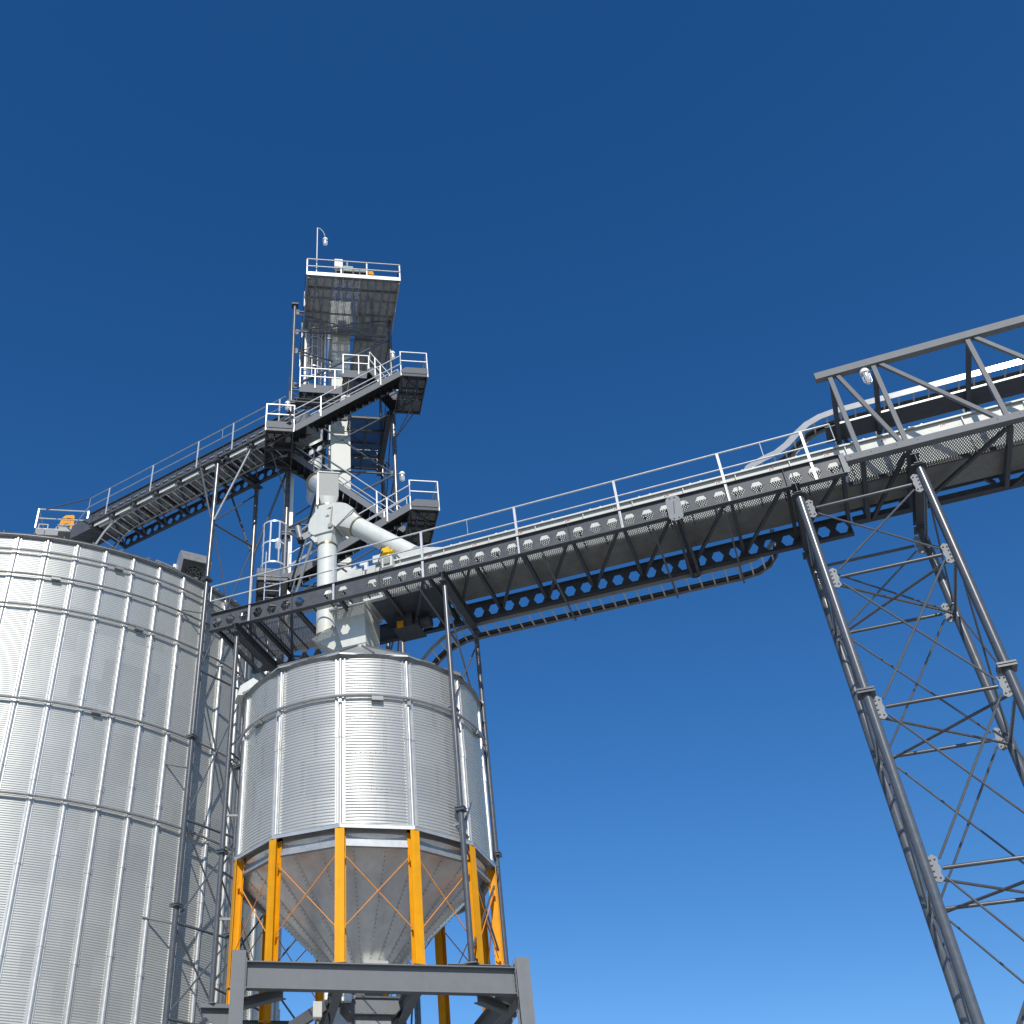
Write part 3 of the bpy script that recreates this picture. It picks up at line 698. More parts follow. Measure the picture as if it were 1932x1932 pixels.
part('tail_shade_plate', MB().box(0.55, 2.62, y0 - 0.02, y1 + 0.35, 19.44, 19.535), DARK, cc)  # dark plate added under the trough tail to stand in for the walkway's shade
dr = thing('conveyor_drive', K, (1.9, 1.1, 18.9), 'dark drive unit with a small orange guard under the bridge right of the chute', 'drive motor')
part('gearbox', MB().box(0.95, 1.5, 0.55, 1.2, 18.95, 19.42), DARK, dr); part('motor', MB().tube((1.5, 0.9, 19.15), (2.0, 0.9, 19.15), 0.19, 20), DARK, dr)
part('base_plate', MB().box(0.9, 1.7, 0.5, 1.28, 18.86, 18.93), DARK, dr); part('belt_guard', MB().box(1.05, 1.25, 0.44, 0.498, 18.88, 19.1), ORG, dr); part('hanger', MB().box(1.6, 1.68, 0.6, 0.66, 18.935, 19.43), DARK, dr)
# inlet hood where the slanting spout lands
part('inlet_hood', MB().prism([(1.40, z1 + 0.08), (1.42, 21.05), (2.38, 21.02), (2.95, 20.84), (2.95, z1 + 0.08)], -0.33, 0.9), CREAM, cc)
part('hood_flange', MB().bar((1.40, -0.36, 21.06), (1.56, -0.36, 20.80), 0.02, 0.06, (0, 1, 0)), GREYBOX, cc)
# tail gear
part('tail_box', MB().prism([(-0.28, 20.0), (-0.28, 20.72), (0.25, 20.84), (0.25, 20.0)], -0.36, 0.9), CREAM, cc)
part('tail_shield', MB().prism([(-0.72, 19.8), (-0.62, 20.5), (-0.30, 20.74), (-0.2, 20.45), (-0.15, 19.8)], -0.42, -0.36), CREAM, cc)
part('tail_chute', MB().prism([(-0.52, 20.75), (-0.50, 21.05), (-0.12, 21.25), (-0.12, 20.85)], 0.0, 0.7), CREAM, cc)
part('inspection_cover', MB().box(0.42, 0.72, -0.41, -0.36, 20.42, 20.78), CREAM, cc)
part('hinge_bracket', MB().prism([(0.20, 20.88), (0.22, 20.98), (0.48, 20.96), (0.46, 20.66), (0.36, 20.66), (0.36, 20.86)], -0.44, -0.36), WHITE, cc)
part('tail_body', MB().box(0.2501, 0.9499, -0.30, 0.88, 19.6, 20.78), CREAM, cc)
bx = thing('control_box', K, (0.77, -0.3, 20.85), 'pale grey electrical box under the yellow actuator on the conveyor tail', 'junction box')
part('case', MB().box(0.66, 0.88, -0.42, -0.2, 20.86, 21.10), CREAM, bx); part('lid', MB().box(0.65, 0.89, -0.435, -0.4205, 20.85, 21.11), CREAM, bx)
bx = thing('control_box', K, (1.2, -0.3, 20.6), 'pale electrical box right of and below the yellow actuator, with a hanging cable', 'junction box')
part('case', MB().box(1.03, 1.37, -0.62, -0.38, 20.44, 20.80), CREAM, bx); part('door', MB().box(1.10, 1.30, -0.68, -0.6205, 20.52, 20.74), GREYBOX, bx)
part('cable', MB().path([(1.02, -0.5, 21.15), (1.0, -0.62, 20.95), (0.93, -0.66, 20.7), (0.98, -0.62, 20.5), (0.9, -0.55, 20.35)], 0.018), CABLE, bx)
av = thing('valve_actuator', K, (1.0, -0.2, 21.2), 'bright yellow valve actuator on top of the conveyor tail beneath the slanting spout', 'actuator')
part('body', MB().loft([(0.92, -0.36, 21.22), (1.20, -0.36, 21.16), (1.20, -0.1, 21.16), (0.92, -0.1, 21.22)], [(0.95, -0.36, 21.38), (1.16, -0.36, 21.40), (1.16, -0.1, 21.40), (0.95, -0.1, 21.38)]), YELA, av)
part('gear_housing', MB().tube((1.12, -0.23, 21.05), (1.12, -0.23, 21.17), 0.09, 16), YELA, av)
part('arm', MB().bar((0.76, -0.25, 21.17), (1.0, -0.25, 21.24), 0.09, 0.08), YELA, av)
part('cap', MB().tube((1.20, -0.23, 21.27), (1.27, -0.23, 21.25), 0.07, 14), YELA, av)
part('cable', MB().path([(0.85, -0.25, 21.1), (0.80, -0.27, 21.3), (0.87, -0.28, 21.46), (1.0, -0.27, 21.48), (1.08, -0.25, 21.42)], 0.015), CABLE, av)

# ------------------------------------------------------------------ chute into the bin, spouts and diverter
ch = thing('inlet_chute', K, (0, 0, 17.8), 'cream steel chute hanging between the bridge girders above the bin roof', 'chute')
f = lambda t0, t1, n0, n1, z: [(t0, n0, z), (t1, n0, z), (t1, n1, z), (t0, n1, z)]
part('body', MB().loft(f(-0.76, 0.36, -0.50, 0.75, 19.46), f(-0.36, 0.40, -0.50, 0.55, 18.02)), CREAM, ch)
part('outlet', MB().loft(f(-0.34, 0.38, -0.48, 0.53, 18.018), f(-0.22, 0.34, -0.42, 0.45, 17.72)), CREAM, ch)
part('side_leg', MB().loft([(-1.62, -0.05, 18.86), (-0.90, -0.05, 19.2), (-0.90, 0.62, 19.2), (-1.62, 0.62, 18.86)], [(-0.52, -0.25, 17.98), (-0.37, -0.25, 18.35), (-0.37, 0.5, 18.35), (-0.52, 0.5, 17.98)]), CREAM, ch)
part('top_flange', MB().loft(f(-0.80, 0.40, -0.54, 0.79, 19.40), f(-0.80, 0.40, -0.54, 0.79, 19.455)), CREAM, ch)
px, py = -1.27, 0.30
vs_ = thing('grain_spout', K, (px, py, 19), 'vertical round cream spout dropping from the diverter onto the bin chute', 'spout')
part('pipe', MB().tube((px, py, 18.95), (px, py, 22.55), 0.325, 40), CREAM, vs_)
for z in (19.02, 22.50): part('clamp_ring', MB().tube((px, py, z - 0.03), (px, py, z + 0.03), 0.345, 40), STRAP, vs_)
dv = thing('diverter_valve', K, (px, py, 22.6), 'cream two-way diverter valve splitting into the vertical and slanting spouts', 'valve')
out_ = [(-1.56, 24.07), (-1.21, 24.07), (-0.91, 24.03), (-0.74, 24.0), (-0.59, 23.94), (-0.44, 23.86), (-0.32, 23.75), (-0.13, 23.53), (-0.22, 23.38), (-0.80, 22.99), (-0.88, 23.08), (-0.92, 22.86), (-1.55, 22.86), (-1.68, 22.94), (-1.79, 23.1), (-1.82, 23.32), (-1.75, 23.6), (-1.56, 23.86)]
part('body', MB().prism(out_, -0.06, 0.64), CREAM, dv)
sq = [(-1.53, -0.03, 22.858), (-0.93, -0.03, 22.858), (-0.93, 0.61, 22.858), (-1.53, 0.61, 22.858)]
def cir(c, r, u, v, n=32): return [Vector(c) + Vector(u) * (r * math.cos(2 * math.pi * i / n + math.pi * 1.25)) + Vector(v) * (r * math.sin(2 * math.pi * i / n + math.pi * 1.25)) for i in range(n)]
def sq2cir(sqv, c, r, u, v):
    """transition: square outline resampled to 32 points"""
    o = []
    for i in range(4):
        a, b = Vector(sqv[i]), Vector(sqv[(i + 1) % 4])
        for k in range(8): o.append(a.lerp(b, k / 8))
    return o, cir(c, r, u, v)
a_, b_ = sq2cir(sq, (px, py, 22.55), 0.33, (1, 0, 0), (0, 1, 0)); part('outlet_cone', MB().loft(a_, b_), CREAM, dv)
# slanting branch
s0 = Vector((-0.16, py, 23.02)); s1 = Vector((1.75, py, 21.28)); sdv = (s1 - s0).normalized(); nv = Vector((0, 1, 0)); uv = sdv.cross(nv)
if uv.z < 0: uv = -uv
bc = Vector((-0.50, py, 23.31)); sq = [bc - uv * 0.36 - nv * 0.33, bc + uv * 0.36 - nv * 0.33, bc + uv * 0.36 + nv * 0.33, bc - uv * 0.36 + nv * 0.33]
a_, b_ = sq2cir(sq, s0, 0.34, uv, nv); part('branch_cone', MB().loft(a_, b_), CREAM, dv)
part('seam_bar', MB().bar((-0.15, -0.075, 23.52), (-0.78, -0.075, 22.99), 0.02, 0.02, (0, 1, 0)), GREYBOX, dv)
part('base_bar', MB().bar((-1.56, -0.07, 22.87), (-0.90, -0.07, 22.87), 0.02, 0.02, (0, 1, 0)), GREYBOX, dv)
part('lever', MB().bar((-0.98, -0.10, 23.08), (-0.92, -0.10, 23.85), 0.045, 0.03, (0, 1, 0)), GREYBOX, dv)
part('lever_hub', MB().tube((-0.98, -0.13, 23.08), (-0.98, -0.06, 23.08), 0.085, 20), GREYBOX, dv)
part('hanger_lug', MB().prism([(-1.75, 22.86), (-1.45, 22.98), (-1.5, 22.6), (-1.6, 22.62)], -0.02, 0.12), CREAM, dv)
part('support_strut', MB().tube((-1.68, 0.1, 22.92), (-2.62, 0.1, 19.6), 0.055, 10), FRAME, dv)
e1 = conv(G, K, (-2.12, 8.3, 26.6)); e2 = conv(G, K, (-2.12, 8.3, 26.1))
part('tie_rod', MB().tube((-0.98, -0.09, 23.86), (-2.45, 0.5, 23.62), 0.035, 8), RAIL, dv)
part('tie_rod', MB().tube((-1.05, -0.09, 23.55), (-2.40, 0.5, 23.25), 0.035, 8), RAIL, dv)
part('tie_plate', MB().prism([(-2.4, 23.3), (-1.76, 23.5), (-1.78, 23.2), (-2.4, 23.05)], 0.3, 0.34), GREYBOX, dv)
gm = part('gear_motor', MB().tube((-2.42, 0.35, 23.75), (-2.30, 0.35, 23.2), 0.11, 14), GALVD, dv); part('motor_cap', MB().tube((-2.30, 0.35, 23.2), (-2.27, 0.35, 23.08), 0.13, 14), CABLE, gm)
ss = thing('grain_spout', K, tuple(s0), 'slanting round cream spout running from the diverter down to the conveyor hood', 'spout')
part('pipe', MB().tube(s0, s1, 0.325, 40), CREAM, ss)
part('clamp_ring', MB().tube(s0 - sdv * 0.03, s0 + sdv * 0.03, 0.35, 40), STRAP, ss)
# square transition box above the diverter and the galvanised feed pipe
cgx, cgy = conv(K, G, (px, py, 0))[:2]
sb = thing('transition_box', G, (cgx, cgy, 24.1), 'square grey transition box on top of the diverter valve', 'hopper box')
hx = 0.345
part('box', MB().box(cgx - hx, cgx + hx, cgy - hx, cgy + hx, 24.46, 25.46), GREYBOX, sb)
part('top_flange', MB().box(cgx - hx - 0.03, cgx + hx + 0.03, cgy - hx - 0.03, cgy + hx + 0.03, 25.462, 25.50), CREAM, sb)
sqv = [(cgx - hx, cgy - hx, 24.458), (cgx + hx, cgy - hx, 24.458), (cgx + hx, cgy + hx, 24.458), (cgx - hx, cgy + hx, 24.458)]
a_, b_ = sq2cir(sqv, (cgx, cgy, 24.13), 0.31, (1, 0, 0), (0, 1, 0)); part('cone', MB().loft(a_, b_), CREAM, sb)
part('side_plate', MB().box(cgx - hx - 0.05, cgx - hx - 0.0004, cgy - hx, cgy + hx, 24.05, 25.44), GALVB, sb)
part('flange', MB().tube((cgx, cgy, 24.08), (cgx, cgy, 24.128), 0.36, 32), STRAP, sb)
fp = thing('feed_pipe', G, (-1.3, 1.6, 25.6), 'galvanised feed pipe coming down from the elevator into the square transition box', 'pipe')
part('pipe', MB().tube((-1.03, 8.9, 31.0), (-1.33, 1.45, 25.75), 0.33, 36), GALVB, fp)
part('upper_pipe', MB().tube((-0.95, 9.0, 36.0), (-1.03, 8.9, 30.9), 0.31, 36), CREAM, fp)
part('elbow', MB().tube((-1.33, 1.45, 25.75), (-1.0, 1.15, 25.1), 0.33, 36, r2=0.28), GALVB, fp)
part('clamp_ring', MB().tube((-1.345, 1.40, 25.68), (-1.335, 1.48, 25.77), 0.36, 36), STRAP, fp)
part('support_rod', MB().tube((-1.3, 1.5, 25.4), (-2.05, 4.5, 23.3), 0.045, 8), DARK, fp)
part('support_rod', MB().tube((-1.25, 1.6, 25.3), (-1.98, 4.5, 23.1), 0.025, 8), RAIL, fp)

# ------------------------------------------------------------------ cable ladders along the main bridge
ct = thing('cable_ladder', K, (2, 1.5, 19), 'galvanised cable ladder hanging beneath the bridge, curving down to the bin roof', 'cable tray')
low = [(-0.35, 1.46, 17.05), (0.3, 1.46, 17.12), (0.75, 1.46, 17.35), (1.05, 1.46, 17.7), (1.35, 1.46, 18.1), (1.75, 1.46, 18.5), (2.2, 1.46, 18.82), (2.7, 1.46, 18.98), (3.2, 1.46, 19.0), (6, 1.46, 19.0), (9, 1.46, 19.0), (11.0, 1.46, 19.0),
       (11.5, 1.46, 19.05), (11.85, 1.46, 19.22), (12.08, 1.46, 19.5), (12.15, 1.46, 19.9)]
ladder_tray(low, 0.78, (0, 1, 0), ct, step=0.36)
ct2 = thing('cable_ladder', K, (15, 1.5, 23), 'shining cable ladder on top of the truss bridge, bending down at its left end', 'cable tray')
upc = [(11.55, 1.46, 20.6), (11.58, 1.46, 21.3), (11.75, 1.46, 21.9), (12.05, 1.46, 22.25), (12.5, 1.46, 22.42), (12.9, 1.46, 22.52), (13.25, 1.46, 22.72), (13.6, 1.46, 23.02), (13.95, 1.46, 23.27), (14.35, 1.46, 23.42), (14.8, 1.46, 23.48), (17, 1.46, 23.48), (20, 1.46, 23.48), (25, 1.46, 23.48)]
ladder_tray(upc, 0.66, (0, 1, 0), ct2, rail_h=0.2, step=0.4)
for x in TP: part('tray_post', MB().bar((x, 1.75, 22.3), (x, 1.75, 23.36), 0.06, 0.06, (0, 1, 0)), DARK, ct2)

# ------------------------------------------------------------------ trestles under the main bridge
def gusset(p, d1, d2, m, parent, w=0.20, h=0.46, t=0.022):
    """bolted node plate in the plane spanned by horizontal d1 and vertical"""
    p, d = Vector(p), Vector(d1); c = p + d * (w / 2 + 0.07)
    q = [(-0.5, -0.5), (0.1, -0.62), (0.5, -0.48), (0.38, -0.2), (0.5, 0.0), (0.38, 0.2), (0.5, 0.46), (0.1, 0.62), (-0.5, 0.5)]
    n = d.cross(Vector((0, 0, 1))); mb = MB()
    A = [c + d * (x * w) + Vector((0, 0, z * h)) - n * t for x, z in q]; B = [c + d * (x * w) + Vector((0, 0, z * h)) + n * t for x, z in q]
    mb.loft(A, B)
    for x, z in ((-0.2, -0.35), (-0.2, -0.1), (-0.2, 0.15), (-0.2, 0.38), (0.22, -0.4), (0.22, 0.4)):
        for s in (-1, 1): mb.bolt(c + d * (x * w) + Vector((0, 0, z * h)) + n * (s * t * 1.6), 0.024)
    part('gusset_plate', mb, m, parent)
def panel(A, B, zs, parent, rs=0.042, rd=0.026, m=PIPE, gus=None, horiz=True, cross='X', off=0.0):
    """bracing between two plumb columns at plan points A and B; zs = node heights, top first"""
    A, B = Vector((A[0], A[1], 0)), Vector((B[0], B[1], 0)); d = (B - A).normalized(); k = off
    for i, z in enumerate(zs):
        if horiz: part('strut', MB().tube(A + d * k + Vector((0, 0, z)), B - d * k + Vector((0, 0, z)), rs, 10), m, parent)
        if gus: gusset(A + Vector((0, 0, z)), d, None, gus, parent); gusset(B + Vector((0, 0, z)), -d, None, gus, parent)
        if i + 1 < len(zs):
            z2 = zs[i + 1]; q = 0.18
            if cross in 'X\\': part('brace', MB().tube(A + d * k + Vector((0, 0, z - q)), B - d * k + Vector((0, 0, z2 + q)), rd, 8), m, parent)
            if cross in 'X/': part('brace', MB().tube(B - d * k + Vector((0, 0, z - q)) + d.cross(Vector((0, 0, 1))) * 0.03, A + d * k + Vector((0, 0, z2 + q)) + d.cross(Vector((0, 0, 1))) * 0.03, rd, 8), m, parent)
def column(p, z0, z1, r, parent, joints=(), m=PIPE):
    c = part('column', MB().tube((p[0], p[1], z0), (p[0], p[1], z1), r, 24), m, parent)
    for z in joints:
        mb = MB().box(p[0] - r * 1.75, p[0] + r * 1.75, p[1] - r * 1.75, p[1] + r * 1.75, z - 0.055, z - 0.012); mb.box(p[0] - r * 1.75, p[0] + r * 1.75, p[1] - r * 1.75, p[1] + r * 1.75, z + 0.012, z + 0.055)
        part('flange_joint', mb, m, c)
tw = thing('support_tower', K, (14.2, 0, 0), 'four-legged dark pipe tower with cross braces and pale gusset plates, right edge', 'support tower')
xa, xb = 12.87, 15.69
for x in (xa, xb):
    for y in (-1.40, 1.40): column((x, y), 0, 18.74, 0.108, tw, joints=(13.12,) if y < 0 else ())
    part('cap_beam', MB().ibeam((x, -1.6, 18.92), (x, 1.6, 18.92), 0.30, 0.2, 0.02, 0.014), DARK, tw)
    for y in (-1.40, 1.40): part('cap_plate', MB().box(x - 0.17, x + 0.17, y - 0.17, y + 0.17, 18.742, 18.768), DARK, tw)
ZN = [18.3, 16.18, 12.72, 9.15, 5.6, 2.0]
for y in (-1.40, 1.40): panel((xa, y), (xb, y), ZN, tw, gus=NODE, off=0.3)
for x in (xa, xb): panel((x, -1.40), (x, 1.40), [18.3, 16.18, 12.6, 9.05, 5.5, 2.0], tw, off=0.15)
for z in (16.1, 12.55, 9.0):
    part('plan_brace', MB().tube((xa + 0.1, -1.30, z), (xb - 0.1, 1.30, z), 0.034, 8), PIPE, tw)
    part('plan_brace', MB().tube((xb - 0.1, -1.30, z), (xa + 0.1, 1.30, z), 0.034, 8), PIPE, tw)
for x, z in ((xa, 16.0), (xa, 12.4)):
    pass
t1 = thing('pipe_trestle', K, (3.24, 0, 8.3), 'braced two-column pipe trestle right of the hopper bin, standing on the grey frame', 'trestle')
for y in (-1.40, 1.40):
    column((3.24, y), 8.2 if y > 0 else 8.40, 18.74, 0.070, t1, joints=(12.05,) if y < 0 else (11.85,))
    part('base_plate', MB().box(3.07, 3.41, y - 0.17, y + 0.17, 8.395, 8.42) if y < 0 else MB().box(3.07, 3.41, y - 0.17, y + 0.17, 8.19, 8.215), FRAME, t1)
part('cap_beam', MB().ibeam((3.24, -1.6, 18.91), (3.24, 1.6, 18.91), 0.30, 0.2, 0.02, 0.014), DARK, t1)
panel((3.24, -1.40), (3.24, 1.40), [18.45, 14.95, 11.5, 8.6], t1, rs=0.03, rd=0.026, off=0.06)
t2 = thing('pipe_trestle', K, (-3.49, 0, 8.2), 'braced two-column pipe trestle between the hopper bin and the big silo', 'trestle')
for y in (-1.40, 1.40):
    column((-3.49, y), 8.2, 18.74, 0.070, t2, joints=(12.0,)); part('base_plate', MB().box(-3.66, -3.32, y - 0.17, y + 0.17, 8.193, 8.215), FRAME, t2)
part('cap_beam', MB().ibeam((-3.49, -1.6, 18.91), (-3.49, 1.6, 18.91), 0.30, 0.2, 0.02, 0.014), DARK, t2)
panel((-3.49, -1.40), (-3.49, 1.40), [18.3, 14.9, 11.5, 8.6], t2, rs=0.03, rd=0.026, off=0.06)
for (fx, y, th, zs) in ((3.24, -1.40, t1, (14.97, 11.75)), (-3.49, -1.40, t2, (13.05, 10.3)), (3.24, 1.40, t1, (14.9, 11.3))):
    for z in zs:
        p = Vector((fx, y, z)); d = Vector((-fx, -y, 0)); n = d.length; d.normalize()
        part('bin_bracket', MB().bar(p + d * 0.06 + Vector((0, 0, -0.05)), p + d * (n - BR - 0.0) + Vector((-0.35 if fx > 0 else 0.3, 0, -0.1)), 0.05, 0.06), GALVD, th)

# ------------------------------------------------------------------ upper conveyor bridge to the silo (frame L)
ub = thing('conveyor_bridge', L, (2.6, 0, 32.5), 'high inclined-looking conveyor bridge with thin handrail from the stair tower to the big silo', 'conveyor bridge')
ub['label'] = 'high conveyor bridge with thin handrail running from the stair tower to the big silo'
uz0, uz1, uzc = 32.50, 33.14, 32.82
for y, o in ((-1.17, -1), (1.17, 1)):
    part('girder', hex_girder(4.29 - 0.236 - 0.472 * 3, 0.472, 26, set(), uzc, uz0, uz1, y, out=o), DARK, ub)
UB = [2.7 + 1.416 * k for k in range(9)]
for i, x in enumerate(UB):
    part('cross_beam', MB().ibeam((x, -1.08, 32.6), (x, 1.08, 32.6), 0.16, 0.1, 0.012, 0.01), DARK, ub)
    if i < 8: part('diagonal_brace', MB().bar((x + 0.1, 1.06, 32.58), (UB[i + 1] - 0.1, -1.06, 32.58), 0.07, 0.06), DARK, ub)
part('walkway_grating', grating(2.8, 14.4, -1.08, -0.62, 32.72, pitch=0.09), GALVD, ub)
for h in (34.19, 33.64): part('handrail', MB().tube((2.46, -1.22, h), (14.6, -1.22, h), 0.024, 8), GALV, ub)
for x in (3.82, 6.71, 9.57, 11.66, 14.3): part('rail_post', MB().bar((x, -1.24, 32.6), (x, -1.24, 34.18), 0.06, 0.03, (0, 1, 0)), RAIL, ub)
for x in (2.46, 11.0): part('rail_link', MB().tube((x, -1.22, 33.64), (x, -1.22, 34.19), 0.014, 6), GALV, ub)
c0 = conv(SI, L, (-1.35, -1.4, 35.25)); part('sloping_rail', MB().tube((2.46, -1.22, 34.19), c0, 0.035, 8), DARK, ub)
c0 = conv(SI, L, (0.2, -1.4, 34.2)); part('sloping_rail', MB().tube((2.46, -1.22, 33.64), c0, 0.03, 8), RAIL, ub)
for i in range(8):
    part('side_strip', MB().box(UB[i] + 0.28, UB[i + 1] - 0.16, -1.13, -1.10, 32.30, 32.47), CREAM, ub)
    part('strip_hanger', MB().bar((UB[i] + 0.1, -1.2, 32.40), (UB[i] + 0.1, -0.5, 32.40), 0.12, 0.16), DARK, ub)
uc = thing('chain_conveyor', L, (2.3, 0, 32.8), 'galvanised chain conveyor trough lying inside the high bridge to the silo', 'conveyor')
part('trough', MB().box(2.6, 15.2, -0.55, 0.55, 32.70, 33.5), GALVD, uc)
part('lid', MB().box(2.6, 15.2, -0.62, 0.62, 33.502, 33.56), GALV, uc)
part('head_box', MB().box(0.6, 2.5995, -0.6, 0.6, 32.9, 33.7), DARK, uc)
for k in range(8):
    part('joint_flange', MB().box(3.4 + 1.416 * k, 3.43 + 1.416 * k, -0.6, 0.6, 32.66, 33.5), GALVB, uc)
ut = thing('cable_ladder', L, (5, -0.9, 32.3), 'bright cable ladder slung beneath the high bridge, bending down onto the silo roof', 'cable tray')
lp = [(2.55, -0.92, 30.6), (2.85, -0.92, 31.05), (3.16, -0.92, 31.42), (3.55, -0.92, 31.86), (4.0, -0.92, 32.16), (4.5, -0.92, 32.3), (5.2, -0.92, 32.33), (8, -0.92, 32.33), (11, -0.92, 32.33), (12.6, -0.92, 32.33), (13.3, -0.92, 32.28), (13.8, -0.92, 32.1)]
ladder_tray(lp, 0.95, (0, 1, 0), ut, rail_h=0.15, step=0.36, m=GALVB, cables=1)
t3 = thing('pipe_trestle', L, (10.95, 0, 0), 'tall two-column pipe trestle beside the big silo carrying the high bridge', 'trestle')
for x, y in ((10.84, -1.17), (11.13, 1.17)):
    column((x, y), 0, 32.3, 0.098, t3, joints=(26.04, 19.1, 13.05) if y < 0 else (25.6, 18.7, 12.6))
    part('cap_plate', MB().box(x - 0.2, x + 0.2, y - 0.2, y + 0.2, 32.302, 32.34), DARK, t3)
part('cap_beam', MB().ibeam((10.9, -1.35, 32.42), (11.1, 1.35, 32.42), 0.15, 0.2, 0.02, 0.014), DARK, t3)
panel((10.84, -1.17), (11.13, 1.17), [28.95, 21.9, 16.0, 12.5, 9.6, 5.5, 1.5], t3, rs=0.045, rd=0.032, off=0.08)
part('brace', MB().tube((11.13, 1.09, 31.8), (10.84, -1.09, 29.1), 0.034, 8), PIPE, t3)
part('knee_strut', MB().tube((10.8, -1.2, 29.05), (9.83, -1.2, 32.46), 0.05, 10), PIPE, t3)
part('knee_strut', MB().tube((10.95, -1.2, 29.05), (12.65, -1.0, 32.46), 0.05, 10), GALV, t3)
part('knee_strut', MB().tube((11.13, 1.17, 28.4), (9.6, 1.17, 32.5), 0.05, 10), PIPE, t3)
part('knee_strut', MB().tube((11.13, 1.17, 28.4), (12.9, 1.17, 32.5), 0.05, 10), PIPE, t3)
sc = SI.local(L.world(10.84, -1.17, 0)); a0 = math.atan2(sc[0], -sc[1])
for z, da in ((24.75, -0.055), (18.2, -0.05), (12.75, -0.07)):
    a = a0 + da; w1 = L.local(SI.world(math.sin(a) * (SR + 0.02), -math.cos(a) * (SR + 0.02), z - 0.1))
    part('wall_bracket', MB().tube((10.84, -1.17, z - 0.3), w1, 0.035, 8), FRAME, t3)

# ------------------------------------------------------------------ elevator tower (frame G)
TXL, TXR, TYF, TYB = -2.20, 2.60, 8.5, 12.7
et = thing('elevator_tower', G, (0.2, 10.6, 0), 'tall slender steel tower with braced pipe legs and a grated top platform', 'tower')
for x in (TXL, TXR):
    for y in (TYF, TYB):
        zt = 43.1 if y == TYF else 42.2
        part('leg', MB().tube((x, y, 0), (x, y, 36.2), 0.105, 20).tube((x, y, 36.35), (x, y, zt), 0.085, 20), PIPE, et)
        mb = MB()
        for z in (36.27, 28.6, 21.0): mb.box(x - 0.18, x + 0.18, y - 0.18, y + 0.18, z - 0.09, z - 0.02); mb.box(x - 0.18, x + 0.18, y - 0.18, y + 0.18, z + 0.02, z + 0.09)
        part('flange_joint', mb, DARK, et)
        if y == TYF: part('cap_plate', MB().box(x - 0.17, x + 0.17, y - 0.17, y + 0.17, 43.102, 43.2), DARK, et)
o = 0.12; yf = TYF
HZ = [42.7, 41.25, 32.32, 28.9, 25.2, 21.5, 17.9]
for z in HZ: part('strut', MB().tube((TXL + o, yf, z), (TXR - o, yf, z), 0.05, 10), PIPE, et)
part('strut', MB().tube((TXL + o, yf, 39.9), (-0.2, yf + 0.6, 39.9), 0.04, 10), PIPE, et)
for a, b, r in (((TXL, 42.6), (TXR, 41.1), .035), ((TXL, 41.35), (TXR, 42.5), .035), ((TXR, 41.0), (TXL, 37.45), .062), ((TXL, 39.8), (-0.2, 39.0), .035), ((TXL, 37.6), (-0.2, 38.6), .03),
                ((TXR, 36.0), (TXL, 32.45), .035), ((TXL, 36.0), (TXR, 32.4), .04), ((TXR, 32.2), (TXL, 29.0), .055), ((TXL, 32.2), (TXR, 29.0), .04),
                ((TXL, 28.8), (TXR, 25.3), .045), ((TXR, 28.8), (TXL, 25.3), .04), ((TXL, 25.1), (TXR, 21.6), .045), ((TXR, 25.1), (TXL, 21.6), .04), ((TXL, 21.4), (TXR, 18.0), .045)):
    dx = 0.13 if a[0] < b[0] else -0.13
    part('brace', MB().tube((a[0] + dx, yf + (0.04 if dx > 0 else -0.04), a[1]), (b[0] - (dx if abs(b[0]) > 1 else 0), yf + (0.04 if dx > 0 else -0.04), b[1]), r, 8), PIPE, et)
for z in (32.3, 28.9, 25.2, 42.65, 41.2, 39.85, 37.5):
    gusset((TXL, yf, z), (1, 0, 0), None, NODE, et, w=0.16, h=0.3)
    if z > 40 or z < 33: gusset((TXR, yf, z), (-1, 0, 0), None, NODE, et, w=0.16, h=0.3)
ZS = [41.3, 36.9, 32.4, 28.9, 25.2, 21.5, 17.9, 12, 6]
for x in (TXL, TXR): panel((x, TYF), (x, TYB), ZS, et, rs=0.05, rd=0.035, off=0.12)
panel((TXL, TYB), (TXR, TYB), ZS, et, rs=0.05, rd=0.035, off=0.12)
part('side_beam', MB().ibeam((TXR - 0.2, TYF - 0.2, 35.85), (TXR - 0.2, TYB, 35.85), 0.3, 0.24, 0.02, 0.016), DARK, et)
part('side_beam', MB().ibeam((TXL + 0.25, TYF - 0.2, 36.4), (TXL + 0.25, TYB, 36.4), 0.25, 0.2, 0.02, 0.016), DARK, et)
part('front_beam', MB().ibeam((TXL + 0.13, TYF - 0.12, 36.35), (0.6, TYF - 0.12, 36.35), 0.22, 0.18, 0.018, 0.014), DARK, et)
part('cable_duct', MB().box(-2.08, -1.93, 8.56, 8.68, 17.5, 33.0), WHITE, et, label='narrow white vertical cable duct')
part('cable_duct', MB().box(-1.62, -1.52, 9.3, 9.4, 36.9, 42.3), WHITE, et)
part('cable_duct', MB().box(-0.62, -0.54, 9.3, 9.4, 37.0, 42.3), WHITE, et)
